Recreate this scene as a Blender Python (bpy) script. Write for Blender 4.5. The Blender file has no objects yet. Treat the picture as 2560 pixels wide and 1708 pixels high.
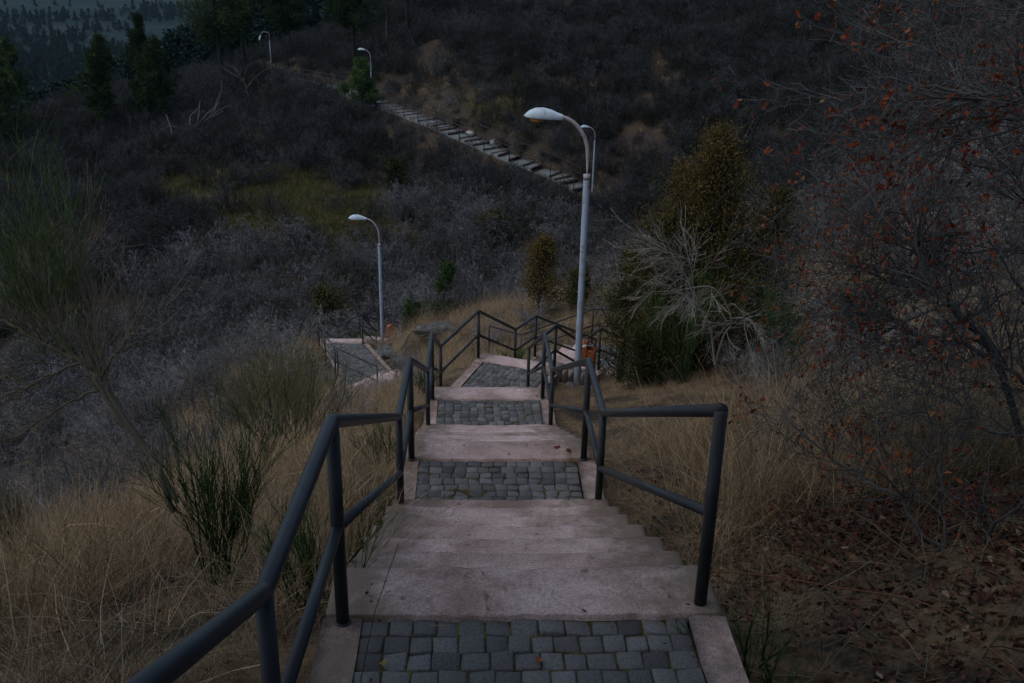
import bpy, math, random
import numpy as np
from mathutils import Matrix, Vector
R_ = math.radians
C = bpy.context.scene.collection
sc = bpy.context.scene

# ------------------------------------------------------------------ camera
cd = bpy.data.cameras.new("camera")
cam = bpy.data.objects.new("camera", cd)
C.objects.link(cam)
cd.sensor_width = 36.0
cd.lens = 35.0
cd.clip_start = 0.05
cd.clip_end = 6000
cam.matrix_world = Matrix(((0.9997901, -0.0204875, 0.0, 0), (0.0077387, 0.3776462, -0.9259176, 0),
                           (0.0189697, 0.9257233, 0.3777255, 0), (0, 0, 0, 1)))
sc.camera = cam

# ------------------------------------------------------------------ light
SUN_EL, SUN_AZ = R_(62), R_(-115)         # sun behind thick cloud, left of and behind the viewer
w = bpy.data.worlds.new("World")
sc.world = w
w.use_nodes = True
nt = w.node_tree
nt.nodes.clear()
sky = nt.nodes.new("ShaderNodeTexSky")
sky.sky_type = 'NISHITA'
sky.sun_disc = False
sky.sun_elevation = SUN_EL
sky.sun_rotation = SUN_AZ
sky.air_density = 1.0
sky.dust_density = 1.0
bg = nt.nodes.new("ShaderNodeBackground")
bg.inputs[1].default_value = 0.10
wo = nt.nodes.new("ShaderNodeOutputWorld")
nt.links.new(sky.outputs[0], bg.inputs[0])
nt.links.new(bg.outputs[0], wo.inputs[0])
sl = bpy.data.lights.new("sun", 'SUN')
sl.energy = 0.8
sl.angle = R_(60)
sl.color = (1.0, 0.93, 0.86)
so = bpy.data.objects.new("sun", sl)
C.objects.link(so)
sd = Vector((math.sin(SUN_AZ) * math.cos(SUN_EL), math.cos(SUN_AZ) * math.cos(SUN_EL), math.sin(SUN_EL)))
so.rotation_euler = sd.to_track_quat('Z', 'Y').to_euler()
so.location = (0, 0, 40)
sc.view_settings.view_transform = 'Standard'
sc.view_settings.look = 'None'
sc.view_settings.gamma = 1.0
sc.view_settings.exposure = 0.58
sc.view_settings.use_curve_mapping = False

# ------------------------------------------------------------------ tagging and mesh helpers
def tag(o, label=None, cat=None, group=None, kind=None):
    if label: o["label"] = label
    if cat: o["category"] = cat
    if group: o["group"] = group
    if kind: o["kind"] = kind
    return o

def empty(name, loc=(0, 0, 0), rz=0.0, scale=1.0):
    o = bpy.data.objects.new(name, None)
    C.objects.link(o)
    o.location = loc
    o.rotation_euler = (0, 0, rz)
    o.scale = (scale,) * 3
    o.empty_display_size = 0.2
    return o

class Geo:
    """collects quads and triangles, with a tint value per face corner"""
    def __init__(s):
        s.v = []; s.f = []; s.t = []; s.n = 0
    def add(s, v, f, tint=0.5):
        v = np.asarray(v, float).reshape(-1, 3); f = np.asarray(f, int)
        s.v.append(v); s.f.append(f + s.n)
        t = np.asarray(tint, float)
        if t.ndim == 0: t = np.full(len(v), float(t))
        s.t.append(t); s.n += len(v)
        return s
    def box(s, c, d, rz=0.0, tint=0.5, M=None):
        x, y, z = [q / 2 for q in d]
        v = np.array([[i * x, j * y, k * z] for i in (-1, 1) for j in (-1, 1) for k in (-1, 1)], float)
        if M is not None: v = v @ np.array(M).T
        cr, sr = math.cos(rz), math.sin(rz)
        v = np.c_[v[:, 0] * cr - v[:, 1] * sr, v[:, 0] * sr + v[:, 1] * cr, v[:, 2]] + np.array(c)
        f = [[0, 1, 3, 2], [4, 6, 7, 5], [0, 4, 5, 1], [2, 3, 7, 6], [0, 2, 6, 4], [1, 5, 7, 3]]
        return s.add(v, f, tint)
    def mesh(s, name, mat=None, smooth=False):
        me = bpy.data.meshes.new(name)
        v = np.concatenate(s.v); t = np.concatenate(s.t)
        me.vertices.add(len(v)); me.vertices.foreach_set("co", v.ravel())
        idx = []; sizes = []
        for f in s.f:
            idx.append(f.ravel()); sizes.append(np.full(len(f), f.shape[1]))
        idx = np.concatenate(idx); sizes = np.concatenate(sizes)
        me.loops.add(len(idx)); me.loops.foreach_set("vertex_index", idx.astype(np.int32))
        me.polygons.add(len(sizes))
        st = np.concatenate([[0], np.cumsum(sizes)[:-1]])
        me.polygons.foreach_set("loop_start", st.astype(np.int32))
        try: me.polygons.foreach_set("loop_total", sizes.astype(np.int32))
        except Exception: pass
        if smooth: me.polygons.foreach_set("use_smooth", np.ones(len(sizes), bool))
        a = me.attributes.new("tint", 'FLOAT', 'POINT'); a.data.foreach_set("value", t.astype(np.float32))
        me.update(calc_edges=True)
        me.validate()
        if mat: me.materials.append(mat)
        return me
    def obj(s, name, mat, parent=None, smooth=False, coll=None):
        o = bpy.data.objects.new(name, s.mesh(name, mat, smooth))
        (coll or C).objects.link(o)
        if parent: o.parent = parent
        return o

def norm(a): return a / np.maximum(np.linalg.norm(a, axis=-1, keepdims=True), 1e-9)

def tubes(g, P, Rr, k=3, tint=0.5, caps=False, rng=None):
    """P (n,m,3) polylines, Rr (n,m) radii; k sides, k=1 is a flat two sided strip"""
    P = np.asarray(P, float)
    if P.ndim == 2: P = P[None]
    n, m, _ = P.shape
    Rr = np.broadcast_to(np.asarray(Rr, float), (n, m))
    T = norm(np.gradient(P, axis=1))
    ref = np.zeros_like(T)
    tv = np.abs(T[:, :, 2]).mean(axis=1) > 0.8
    ref[~tv, :, 2] = 1.0; ref[tv, :, 1] = 1.0
    U = norm(np.cross(T, ref)); V = np.cross(T, U)
    if k == 1:
        ph = (rng.random(n) if rng is not None else np.zeros(n)) * math.pi
        W = np.cos(ph)[:, None, None] * U + np.sin(ph)[:, None, None] * V
        ring = np.stack([P - W * Rr[..., None], P + W * Rr[..., None]], axis=2); kk = 2
    else:
        a = np.arange(k) * 2 * math.pi / k
        ring = (P[:, :, None, :] + Rr[:, :, None, None] * (np.cos(a)[None, None, :, None] * U[:, :, None, :]
                + np.sin(a)[None, None, :, None] * V[:, :, None, :])); kk = k
    base = np.arange(n)[:, None, None] * (m * kk) + np.arange(m - 1)[None, :, None] * kk
    if k == 1:
        b = base[..., 0]
        f = np.stack([b, b + 1, b + 3, b + 2], -1).reshape(-1, 4)
    else:
        i = np.arange(k)[None, None, :]; j = (i + 1) % k
        f = np.stack([base + i, base + j, base + kk + j, base + kk + i], -1).reshape(-1, 4)
    t = np.asarray(tint, float)
    t = np.full(n * m * kk, float(t)) if t.ndim == 0 else np.repeat(t, m * kk)
    n0 = g.n
    g.add(ring.reshape(-1, 3), f, t)
    if caps and k > 2:
        for q in range(n):
            b0 = q * m * kk
            cv = np.array([P[q, 0], P[q, -1]])
            g.add(cv, np.zeros((0, 3), int), t[:2]); c0 = g.n - 2 - n0
            ff = [[n0 + b0 + (i + 1) % k, n0 + b0 + i, n0 + c0] for i in range(k)]
            e0 = b0 + (m - 1) * kk
            ff += [[n0 + e0 + i, n0 + e0 + (i + 1) % k, n0 + c0 + 1] for i in range(k)]
            g.f[-1] = np.array(ff, int)

def smoothstep(a, b, x):
    t = np.clip((x - a) / (b - a), 0, 1)
    return t * t * (3 - 2 * t)

def vnoise(x, y, seed=0):
    """value noise on a lattice, vectorised"""
    xi = np.floor(x).astype(np.int64); yi = np.floor(y).astype(np.int64)
    xf = x - xi; yf = y - yi
    def hsh(a, b):
        h = (a * 374761393 + b * 668265263 + seed * 974634777) & 0xffffffff
        h = ((h ^ (h >> 13)) * 1274126177) & 0xffffffff
        return ((h ^ (h >> 16)) & 0xffff) / 65535.0
    u = xf * xf * (3 - 2 * xf); v = yf * yf * (3 - 2 * yf)
    return ((hsh(xi, yi) * (1 - u) + hsh(xi + 1, yi) * u) * (1 - v) +
            (hsh(xi, yi + 1) * (1 - u) + hsh(xi + 1, yi + 1) * u) * v)

# ------------------------------------------------------------------ materials
def newmat(name, rough=0.8, spec=0.3):
    m = bpy.data.materials.new(name); m.use_nodes = True
    n = m.node_tree.nodes; b = n["Principled BSDF"]
    b.inputs["Roughness"].default_value = rough
    b.inputs["Specular IOR Level"].default_value = spec
    return m, m.node_tree, b

def ramp(nt, stops):
    r = nt.nodes.new("ShaderNodeValToRGB")
    e = r.color_ramp.elements
    while len(e) < len(stops): e.new(0.5)
    for i, (p, c) in enumerate(stops):
        e[i].position = p; e[i].color = (*c, 1)
    return r

def noise(nt, scale, detail=4, rough=0.6, co=None, dist=0.0):
    n = nt.nodes.new("ShaderNodeTexNoise")
    n.inputs["Scale"].default_value = scale; n.inputs["Detail"].default_value = detail
    n.inputs["Roughness"].default_value = rough; n.inputs["Distortion"].default_value = dist
    if co is not None: nt.links.new(co, n.inputs["Vector"])
    return n

def mixc(nt, fac, a, b, mode='MIX'):
    m = nt.nodes.new("ShaderNodeMix"); m.data_type = 'RGBA'; m.blend_type = mode
    L = nt.links
    if isinstance(fac, (int, float)): m.inputs[0].default_value = fac
    else: L.new(fac, m.inputs[0])
    for i, q in ((6, a), (7, b)):
        if isinstance(q, tuple): m.inputs[i].default_value = (*q, 1)
        else: L.new(q, m.inputs[i])
    return m.outputs[2]

def mathn(nt, op, a, b=None, c=None):
    m = nt.nodes.new("ShaderNodeMath"); m.operation = op
    for i, q in enumerate((a, b, c)):
        if q is None: continue
        if isinstance(q, (int, float)): m.inputs[i].default_value = q
        else: nt.links.new(q, m.inputs[i])
    return m.outputs[0]

def geo_pos(nt): return nt.nodes.new("ShaderNodeNewGeometry").outputs["Position"]
def obj_co(nt): return nt.nodes.new("ShaderNodeTexCoord").outputs["Object"]

def bump(nt, b, h, strength=0.3, dist=0.01):
    u = nt.nodes.new("ShaderNodeBump"); u.inputs["Strength"].default_value = strength
    u.inputs["Distance"].default_value = dist
    nt.links.new(h, u.inputs["Height"]); nt.links.new(u.outputs[0], b.inputs["Normal"])

def plant_mat(name, cols, rough=0.85, spec=0.15, trans=0.0, rnd=0.35):
    """colour from the tint of each twig or leaf and a random step per plant"""
    m, nt, b = newmat(name, rough, spec)
    a = nt.nodes.new("ShaderNodeAttribute"); a.attribute_name = "tint"
    oi = nt.nodes.new("ShaderNodeObjectInfo")
    f = mathn(nt, 'MULTIPLY_ADD', mathn(nt, 'SUBTRACT', oi.outputs["Random"], 0.5), rnd, a.outputs["Fac"])
    r = ramp(nt, cols); nt.links.new(f, r.inputs[0])
    nt.links.new(r.outputs[0], b.inputs["Base Color"])
    if trans:
        tb = nt.nodes.new("ShaderNodeBsdfTranslucent"); nt.links.new(r.outputs[0], tb.inputs[0])
        mx = nt.nodes.new("ShaderNodeMixShader"); mx.inputs[0].default_value = trans
        out = nt.nodes["Material Output"]
        nt.links.new(b.outputs[0], mx.inputs[1]); nt.links.new(tb.outputs[0], mx.inputs[2])
        nt.links.new(mx.outputs[0], out.inputs[0])
    return m

def make_materials():
    M = {}
    # pinkish worn stone of the steps and kerbs
    m, nt, b = newmat("pink_stone", 0.75, 0.35)
    co = geo_pos(nt)
    big = noise(nt, 1.7, 5, 0.65, co, 0.6); fine = noise(nt, 210, 3, 0.8, co); mid = noise(nt, 9, 5, 0.7, co)
    r1 = ramp(nt, [(0.32, (0.22, 0.145, 0.115)), (0.45, (0.40, 0.29, 0.25)), (0.58, (0.53, 0.405, 0.36)), (0.75, (0.58, 0.475, 0.44))])
    nt.links.new(big.outputs[0], r1.inputs[0])
    r2 = ramp(nt, [(0.3, (0.25, 0.23, 0.23)), (0.5, (0.9, 0.88, 0.88)), (0.68, (1.3, 1.28, 1.28))])
    nt.links.new(fine.outputs[0], r2.inputs[0])
    c = mixc(nt, 0.8, r1.outputs[0], r2.outputs[0], 'MULTIPLY')
    gr = noise(nt, 75, 4, 0.9, co); r3 = ramp(nt, [(0.33, (0.38, 0.36, 0.36)), (0.5, (1, 1, 1)), (0.66, (1.35, 1.35, 1.38))]); nt.links.new(gr.outputs[0], r3.inputs[0])
    c = mixc(nt, 0.75, c, r3.outputs[0], 'MULTIPLY')
    a = nt.nodes.new("ShaderNodeAttribute"); a.attribute_name = "tint"        # 0 in the trodden middle, 1 at the ends
    e = mathn(nt, 'ADD', a.outputs["Fac"], mathn(nt, 'MULTIPLY', mathn(nt, 'SUBTRACT', mid.outputs[0], 0.5), 1.6))
    re = ramp(nt, [(0.30, (0, 0, 0)), (0.85, (1, 1, 1))]); nt.links.new(e, re.inputs[0])
    c = mixc(nt, mathn(nt, 'MULTIPLY', re.outputs[0], 0.8), c, (0.12, 0.088, 0.05))
    li = noise(nt, 5.5, 6, 0.75, co); rl = ramp(nt, [(0.66, (0, 0, 0)), (0.72, (1, 1, 1))]); nt.links.new(li.outputs[0], rl.inputs[0])
    lf = mathn(nt, 'MULTIPLY', rl.outputs[0], mathn(nt, 'MULTIPLY', re.outputs[0], 0.8))
    c = mixc(nt, lf, c, (0.22, 0.15, 0.025))
    sp = noise(nt, 16, 2, 0.5, co); rs = ramp(nt, [(0.26, (1, 1, 1)), (0.31, (0, 0, 0))]); nt.links.new(sp.outputs[0], rs.inputs[0])
    c = mixc(nt, mathn(nt, 'MULTIPLY', rs.outputs[0], 0.7), c, (0.08, 0.065, 0.055))
    vo = nt.nodes.new("ShaderNodeTexVoronoi"); vo.feature = 'DISTANCE_TO_EDGE'; vo.inputs["Scale"].default_value = 1.3
    wv = nt.nodes.new("ShaderNodeVectorMath"); wv.operation = 'MULTIPLY_ADD'; wv.inputs[1].default_value = (.35, .35, .35)
    nt.links.new(noise(nt, 5, 5, 0.7, co).outputs[1], wv.inputs[0]); nt.links.new(co, wv.inputs[2]); nt.links.new(wv.outputs[0], vo.inputs["Vector"])
    rc = ramp(nt, [(0.0, (1, 1, 1)), (0.006, (0, 0, 0))]); nt.links.new(vo.outputs[0], rc.inputs[0])      # hairline cracks
    c = mixc(nt, mathn(nt, 'MULTIPLY', rc.outputs[0], 0.5), c, (0.07, 0.05, 0.04))
    stn = noise(nt, 4.2, 7, 0.8, co, 1.2); rst = ramp(nt, [(0.52, (0, 0, 0)), (0.66, (1, 1, 1))]); nt.links.new(stn.outputs[0], rst.inputs[0])   # damp brown stains
    c = mixc(nt, mathn(nt, 'MULTIPLY', rst.outputs[0], 0.32), c, (0.15, 0.11, 0.075))
    nt.links.new(c, b.inputs["Base Color"])
    bump(nt, b, mathn(nt, 'ADD', fine.outputs[0], mathn(nt, 'MULTIPLY', mid.outputs[0], 1.5)), 0.6, 0.008)
    M["stone"] = m
    # grey cobbles
    m, nt, b = newmat("grey_cobble", 0.8, 0.3)
    co = geo_pos(nt)
    a = nt.nodes.new("ShaderNodeAttribute"); a.attribute_name = "tint"
    r1 = ramp(nt, [(0.0, (0.062, 0.062, 0.058)), (0.5, (0.110, 0.110, 0.104)), (1.0, (0.165, 0.162, 0.152))])
    nt.links.new(a.outputs["Fac"], r1.inputs[0])
    fine = noise(nt, 85, 6, 0.85, co); r2 = ramp(nt, [(0.34, (0.22, 0.22, 0.24)), (0.55, (1, 1, 1)), (0.75, (1.5, 1.45, 1.4))])
    nt.links.new(fine.outputs[0], r2.inputs[0])
    c = mixc(nt, 0.8, r1.outputs[0], r2.outputs[0], 'MULTIPLY')
    wn = noise(nt, 3, 4, 0.6, co); rw = ramp(nt, [(0.5, (0, 0, 0)), (0.7, (1, 1, 1))]); nt.links.new(wn.outputs[0], rw.inputs[0])
    c = mixc(nt, mathn(nt, 'MULTIPLY', rw.outputs[0], 0.3), c, (0.10, 0.085, 0.06))
    nt.links.new(c, b.inputs["Base Color"]); bump(nt, b, fine.outputs[0], 0.6, 0.008)
    M["cobble"] = m
    # joints: earth and moss
    m, nt, b = newmat("mossy_joint", 0.95, 0.1)
    co = geo_pos(nt); n1 = noise(nt, 7, 5, 0.7, co)
    r1 = ramp(nt, [(0.35, (0.02, 0.016, 0.01)), (0.52, (0.055, 0.042, 0.018)), (0.62, (0.10, 0.10, 0.015))])
    nt.links.new(n1.outputs[0], r1.inputs[0]); nt.links.new(r1.outputs[0], b.inputs["Base Color"])
    M["joint"] = m
    # railing paint
    m, nt, b = newmat("dark_paint", 0.5, 0.32)
    co = geo_pos(nt); n1 = noise(nt, 90, 3, 0.6, co); n2 = noise(nt, 4, 5, 0.7, co)
    r1 = ramp(nt, [(0.3, (0.008, 0.009, 0.010)), (0.6, (0.020, 0.021, 0.022)), (0.8, (0.036, 0.033, 0.03))])
    nt.links.new(n2.outputs[0], r1.inputs[0])
    rr = ramp(nt, [(0.7, (0, 0, 0)), (0.76, (1, 1, 1))]); n3 = noise(nt, 14, 5, 0.8, co); nt.links.new(n3.outputs[0], rr.inputs[0])
    c = mixc(nt, mathn(nt, 'MULTIPLY', rr.outputs[0], 0.8), r1.outputs[0], (0.09, 0.035, 0.015))
    nt.links.new(c, b.inputs["Base Color"]); bump(nt, b, n1.outputs[0], 0.35, 0.002)
    M["rail"] = m
    # lamp paints
    for nm, c0, c1, lo, hi in (("lamp_pole_paint", (0.30, 0.36, 0.43), (0.20, 0.10, 0.06), 0.52, 0.68),
                       ("lamp_arm_paint", (0.30, 0.265, 0.275), (0.20, 0.08, 0.035), 0.5, 0.66),
                       ("lamp_head_paint", (0.46, 0.55, 0.59), (0.28, 0.24, 0.17), 0.54, 0.68)):
        m, nt, b = newmat(nm, 0.55, 0.4)
        co = obj_co(nt); mp = nt.nodes.new("ShaderNodeMapping"); mp.inputs["Scale"].default_value = (1, 1, 0.35)
        nt.links.new(co, mp.inputs[0])
        n1 = noise(nt, 7, 6, 0.75, mp.outputs[0]); r = ramp(nt, [(lo, c0), (hi, c1)])
        nt.links.new(n1.outputs[0], r.inputs[0]); nt.links.new(r.outputs[0], b.inputs["Base Color"])
        M[nm] = m
    m, nt, b = newmat("amber_glass", 0.2, 0.5); b.inputs["Base Color"].default_value = (0.55, 0.22, 0.03, 1)
    n1 = noise(nt, 20, 3, 0.6, obj_co(nt)); r = ramp(nt, [(0.3, (0.62, 0.26, 0.04)), (0.7, (0.30, 0.12, 0.02))])
    nt.links.new(n1.outputs[0], r.inputs[0]); nt.links.new(r.outputs[0], b.inputs["Base Color"]); M["amber"] = m
    m, nt, b = newmat("orange_rust", 0.7, 0.3)
    n1 = noise(nt, 14, 6, 0.75, obj_co(nt)); r = ramp(nt, [(0.35, (0.42, 0.11, 0.03)), (0.55, (0.30, 0.085, 0.025)), (0.68, (0.10, 0.05, 0.03))])
    nt.links.new(n1.outputs[0], r.inputs[0]); nt.links.new(r.outputs[0], b.inputs["Base Color"]); M["orange"] = m
    # rock
    m, nt, b = newmat("lichen_rock", 0.9, 0.2)
    co = geo_pos(nt); n1 = noise(nt, 4, 7, 0.75, co); n2 = noise(nt, 26, 5, 0.7, co)
    r = ramp(nt, [(0.3, (0.05, 0.05, 0.045)), (0.5, (0.12, 0.12, 0.11)), (0.68, (0.24, 0.25, 0.23))])
    nt.links.new(n1.outputs[0], r.inputs[0])
    r2 = ramp(nt, [(0.3, (0.4, 0.4, 0.4)), (0.7, (1.2, 1.2, 1.2))]); nt.links.new(n2.outputs[0], r2.inputs[0])
    nt.links.new(mixc(nt, 0.8, r.outputs[0], r2.outputs[0], 'MULTIPLY'), b.inputs["Base Color"])
    bump(nt, b, mathn(nt, 'ADD', n1.outputs[0], n2.outputs[0]), 0.9, 0.06); M["rock"] = m
    # ground
    m, nt, b = newmat("ground", 0.95, 0.1)
    co = geo_pos(nt)
    n0 = noise(nt, 0.10, 4, 0.6, co); n1 = noise(nt, 0.9, 6, 0.7, co, 0.4); n2 = noise(nt, 22, 6, 0.8, co)
    earth = ramp(nt, [(0.3, (0.016, 0.012, 0.009)), (0.5, (0.042, 0.033, 0.025)), (0.7, (0.085, 0.068, 0.05))])
    nt.links.new(n2.outputs[0], earth.inputs[0])
    straw = ramp(nt, [(0.3, (0.06, 0.04, 0.022)), (0.5, (0.16, 0.11, 0.06)), (0.7, (0.27, 0.20, 0.12))])
    nt.links.new(n2.outputs[0], straw.inputs[0])
    moss = ramp(nt, [(0.3, (0.018, 0.022, 0.006)), (0.55, (0.045, 0.045, 0.014)), (0.7, (0.09, 0.085, 0.026))])
    nt.links.new(n2.outputs[0], moss.inputs[0])
    f1 = ramp(nt, [(0.42, (0, 0, 0)), (0.58, (1, 1, 1))]); nt.links.new(n1.outputs[0], f1.inputs[0])
    sy_ = nt.nodes.new("ShaderNodeSeparateXYZ"); nt.links.new(co, sy_.inputs[0])
    my = nt.nodes.new("ShaderNodeMapRange"); my.inputs[1].default_value = 30; my.inputs[2].default_value = 42; my.inputs[3].default_value = 1.0; my.inputs[4].default_value = 0.22
    nt.links.new(sy_.outputs[1], my.inputs[0])
    c = mixc(nt, mathn(nt, 'MULTIPLY', f1.outputs[0], my.outputs[0]), earth.outputs[0], straw.outputs[0])
    a = nt.nodes.new("ShaderNodeAttribute"); a.attribute_name = "tint"       # where moss and green ground cover grows
    f2 = mathn(nt, 'MULTIPLY', a.outputs["Fac"], mathn(nt, 'MULTIPLY_ADD', n1.outputs[0], 2.0, -0.15))
    f2 = mathn(nt, 'MINIMUM', f2, 1.0); f2 = mathn(nt, 'MAXIMUM', f2, 0.0)
    c = mixc(nt, f2, c, moss.outputs[0])
    # far plain: woods and fields
    sx = nt.nodes.new("ShaderNodeSeparateXYZ"); nt.links.new(co, sx.inputs[0])
    mr = nt.nodes.new("ShaderNodeMapRange"); mr.inputs[1].default_value = 150; mr.inputs[2].default_value = 240
    nt.links.new(sx.outputs[1], mr.inputs[0])
    mp = nt.nodes.new("ShaderNodeMapping"); mp.inputs["Scale"].default_value = (0.25, 1, 1); nt.links.new(co, mp.inputs[0])
    nf = noise(nt, 0.012, 5, 0.6, mp.outputs[0])
    fr = ramp(nt, [(0.38, (0.006, 0.016, 0.014)), (0.5, (0.009, 0.021, 0.019)), (0.6, (0.024, 0.030, 0.023)), (0.7, (0.012, 0.022, 0.019))])
    nt.links.new(nf.outputs[0], fr.inputs[0])
    c = mixc(nt, mr.outputs[0], c, fr.outputs[0])
    nt.links.new(c, b.inputs["Base Color"]); bump(nt, b, n2.outputs[0], 0.8, 0.05)
    M["ground"] = m
    # plants
    M["twig"] = plant_mat("grey_twigs", [(0.1, (0.05, 0.045, 0.045)), (0.5, (0.125, 0.12, 0.112)), (0.9, (0.30, 0.285, 0.275))], rnd=0.6)
    M["twig_far"] = plant_mat("far_twigs", [(0.0, (0.03, 0.033, 0.014)), (0.3, (0.05, 0.05, 0.042)), (0.5, (0.082, 0.082, 0.08)), (0.75, (0.135, 0.130, 0.136)), (0.95, (0.22, 0.207, 0.218))], rnd=0.75)
    M["twig_dimmed"] = plant_mat("dimmed_twigs", [(0.0, (0.012, 0.014, 0.008)), (0.4, (0.026, 0.028, 0.026)), (0.7, (0.05, 0.052, 0.054)), (0.95, (0.10, 0.10, 0.105))], rnd=0.75)  # dark uphill shrubs, and edge falloff painted as darker twigs
    M["pale"] = plant_mat("pale_dead_wood", [(0.1, (0.12, 0.10, 0.085)), (0.5, (0.26, 0.23, 0.20)), (0.9, (0.42, 0.37, 0.33))])
    M["oak_bark"] = plant_mat("oak_bark", [(0.1, (0.022, 0.022, 0.02)), (0.5, (0.06, 0.06, 0.058)), (0.9, (0.14, 0.142, 0.14))])
    M["olive_bark"] = plant_mat("olive_bark", [(0.1, (0.05, 0.04, 0.025)), (0.5, (0.13, 0.11, 0.07)), (0.9, (0.22, 0.19, 0.13))])
    M["dark_bark"] = plant_mat("dark_bark", [(0.0, (0.012, 0.01, 0.008)), (1.0, (0.05, 0.042, 0.035))])
    M["grass"] = plant_mat("dry_grass", [(0.05, (0.08, 0.048, 0.025)), (0.4, (0.22, 0.145, 0.075)), (0.65, (0.42, 0.30, 0.17)), (0.95, (0.68, 0.55, 0.36))], trans=0.3)
    M["broom"] = plant_mat("broom_green", [(0.1, (0.012, 0.03, 0.008)), (0.5, (0.035, 0.075, 0.02)), (0.9, (0.09, 0.13, 0.035))], trans=0.2)
    M["broom_dry"] = plant_mat("broom_olive", [(0.1, (0.03, 0.035, 0.012)), (0.5, (0.09, 0.09, 0.04)), (0.9, (0.17, 0.14, 0.07))], trans=0.2)
    M["moss_tuft"] = plant_mat("mossy_cover", [(0.1, (0.02, 0.03, 0.006)), (0.5, (0.10, 0.095, 0.03)), (0.9, (0.26, 0.21, 0.09))], trans=0.2)
    M["juniper"] = plant_mat("juniper_scale", [(0.05, (0.012, 0.015, 0.004)), (0.5, (0.062, 0.056, 0.016)), (0.95, (0.19, 0.115, 0.035))], trans=0.15)
    M["juniper_dark"] = plant_mat("dark_juniper_scale", [(0.05, (0.012, 0.018, 0.006)), (0.5, (0.045, 0.052, 0.016)), (0.95, (0.12, 0.09, 0.03))], trans=0.15)
    M["pine"] = plant_mat("pine_needles", [(0.05, (0.006, 0.012, 0.005)), (0.5, (0.018, 0.034, 0.011)), (0.95, (0.05, 0.07, 0.02))], trans=0.1)
    M["pine_far"] = plant_mat("far_pine_needles", [(0.05, (0.008, 0.02, 0.018)), (0.95, (0.022, 0.042, 0.036))])
    M["red_leaf"] = plant_mat("red_leaves", [(0.0, (0.05, 0.016, 0.009)), (0.5, (0.23, 0.05, 0.02)), (0.85, (0.32, 0.12, 0.05)), (1.0, (0.3, 0.22, 0.06))], trans=0.3)
    M["cane"] = plant_mat("cane_bark", [(0.0, (0.10, 0.045, 0.025)), (1.0, (0.17, 0.075, 0.04))], rnd=0.0)
    M["grey_dead"] = plant_mat("grey_dead_wood", [(0.1, (0.05, 0.045, 0.035)), (0.5, (0.13, 0.118, 0.095)), (0.9, (0.30, 0.27, 0.23))])
    M["litter"] = plant_mat("leaf_litter", [(0.0, (0.022, 0.012, 0.008)), (0.35, (0.075, 0.033, 0.02)), (0.7, (0.13, 0.07, 0.042)), (1.0, (0.27, 0.20, 0.12))], rnd=0.0)
    M["white_rag"] = plant_mat("white_rag", [(0.0, (0.5, 0.52, 0.54)), (1.0, (0.75, 0.78, 0.8))])
    M["pale_stone"] = plant_mat("pale_stone", [(0.0, (0.25, 0.25, 0.23)), (1.0, (0.45, 0.45, 0.42))])
    return M
M = make_materials()

# ------------------------------------------------------------------ the path and the terrain
PATH = [(0.30, -2.0, -0.45), (0.21, 0.2, -1.55), (0.122, 2.2, -2.55), (0.075, 3.3, -2.55), (-0.058, 6.35, -4.05), (-0.098, 7.3, -4.05),
        (-0.235, 10.5, -5.55), (-0.283, 11.6, -5.55), (-0.44, 14.8, -7.05), (0.07, 16.14, -7.05), (0.73, 18.06, -8.14),
        (1.12, 18.80, -8.14), (2.62, 21.2, -9.6), (2.3, 22.6, -9.6), (1.75, 22.95, -9.6), (-0.05, 23.6, -10.6),
        (-0.95, 24.1, -10.6), (-4.3, 26.7, -12.35), (-4.75, 28.0, -12.35), (-5.55, 29.95, -12.35), (-5.68, 33.9, -14.3),
        (-5.2, 34.9, -14.3), (-4.72, 36.8, -15.2), (-4.3, 37.5, -15.2), (-3.3, 40.0, -16.5)]
FAR = [(4.9, 71.8, -17.0), (3.3, 73.5, -16.5), (-1.0, 76.0, -15.4), (-3.4, 78.5, -14.9), (-6.6, 81.5, -14.2), (-9.2, 84.5, -13.9), (-12.2, 88.0, -13.6),
       (-15.5, 93.0, -13.5), (-20.5, 100.0, -13.8), (-24.0, 106.0, -14.2), (-29.5, 112.0, -14.6)]

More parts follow.
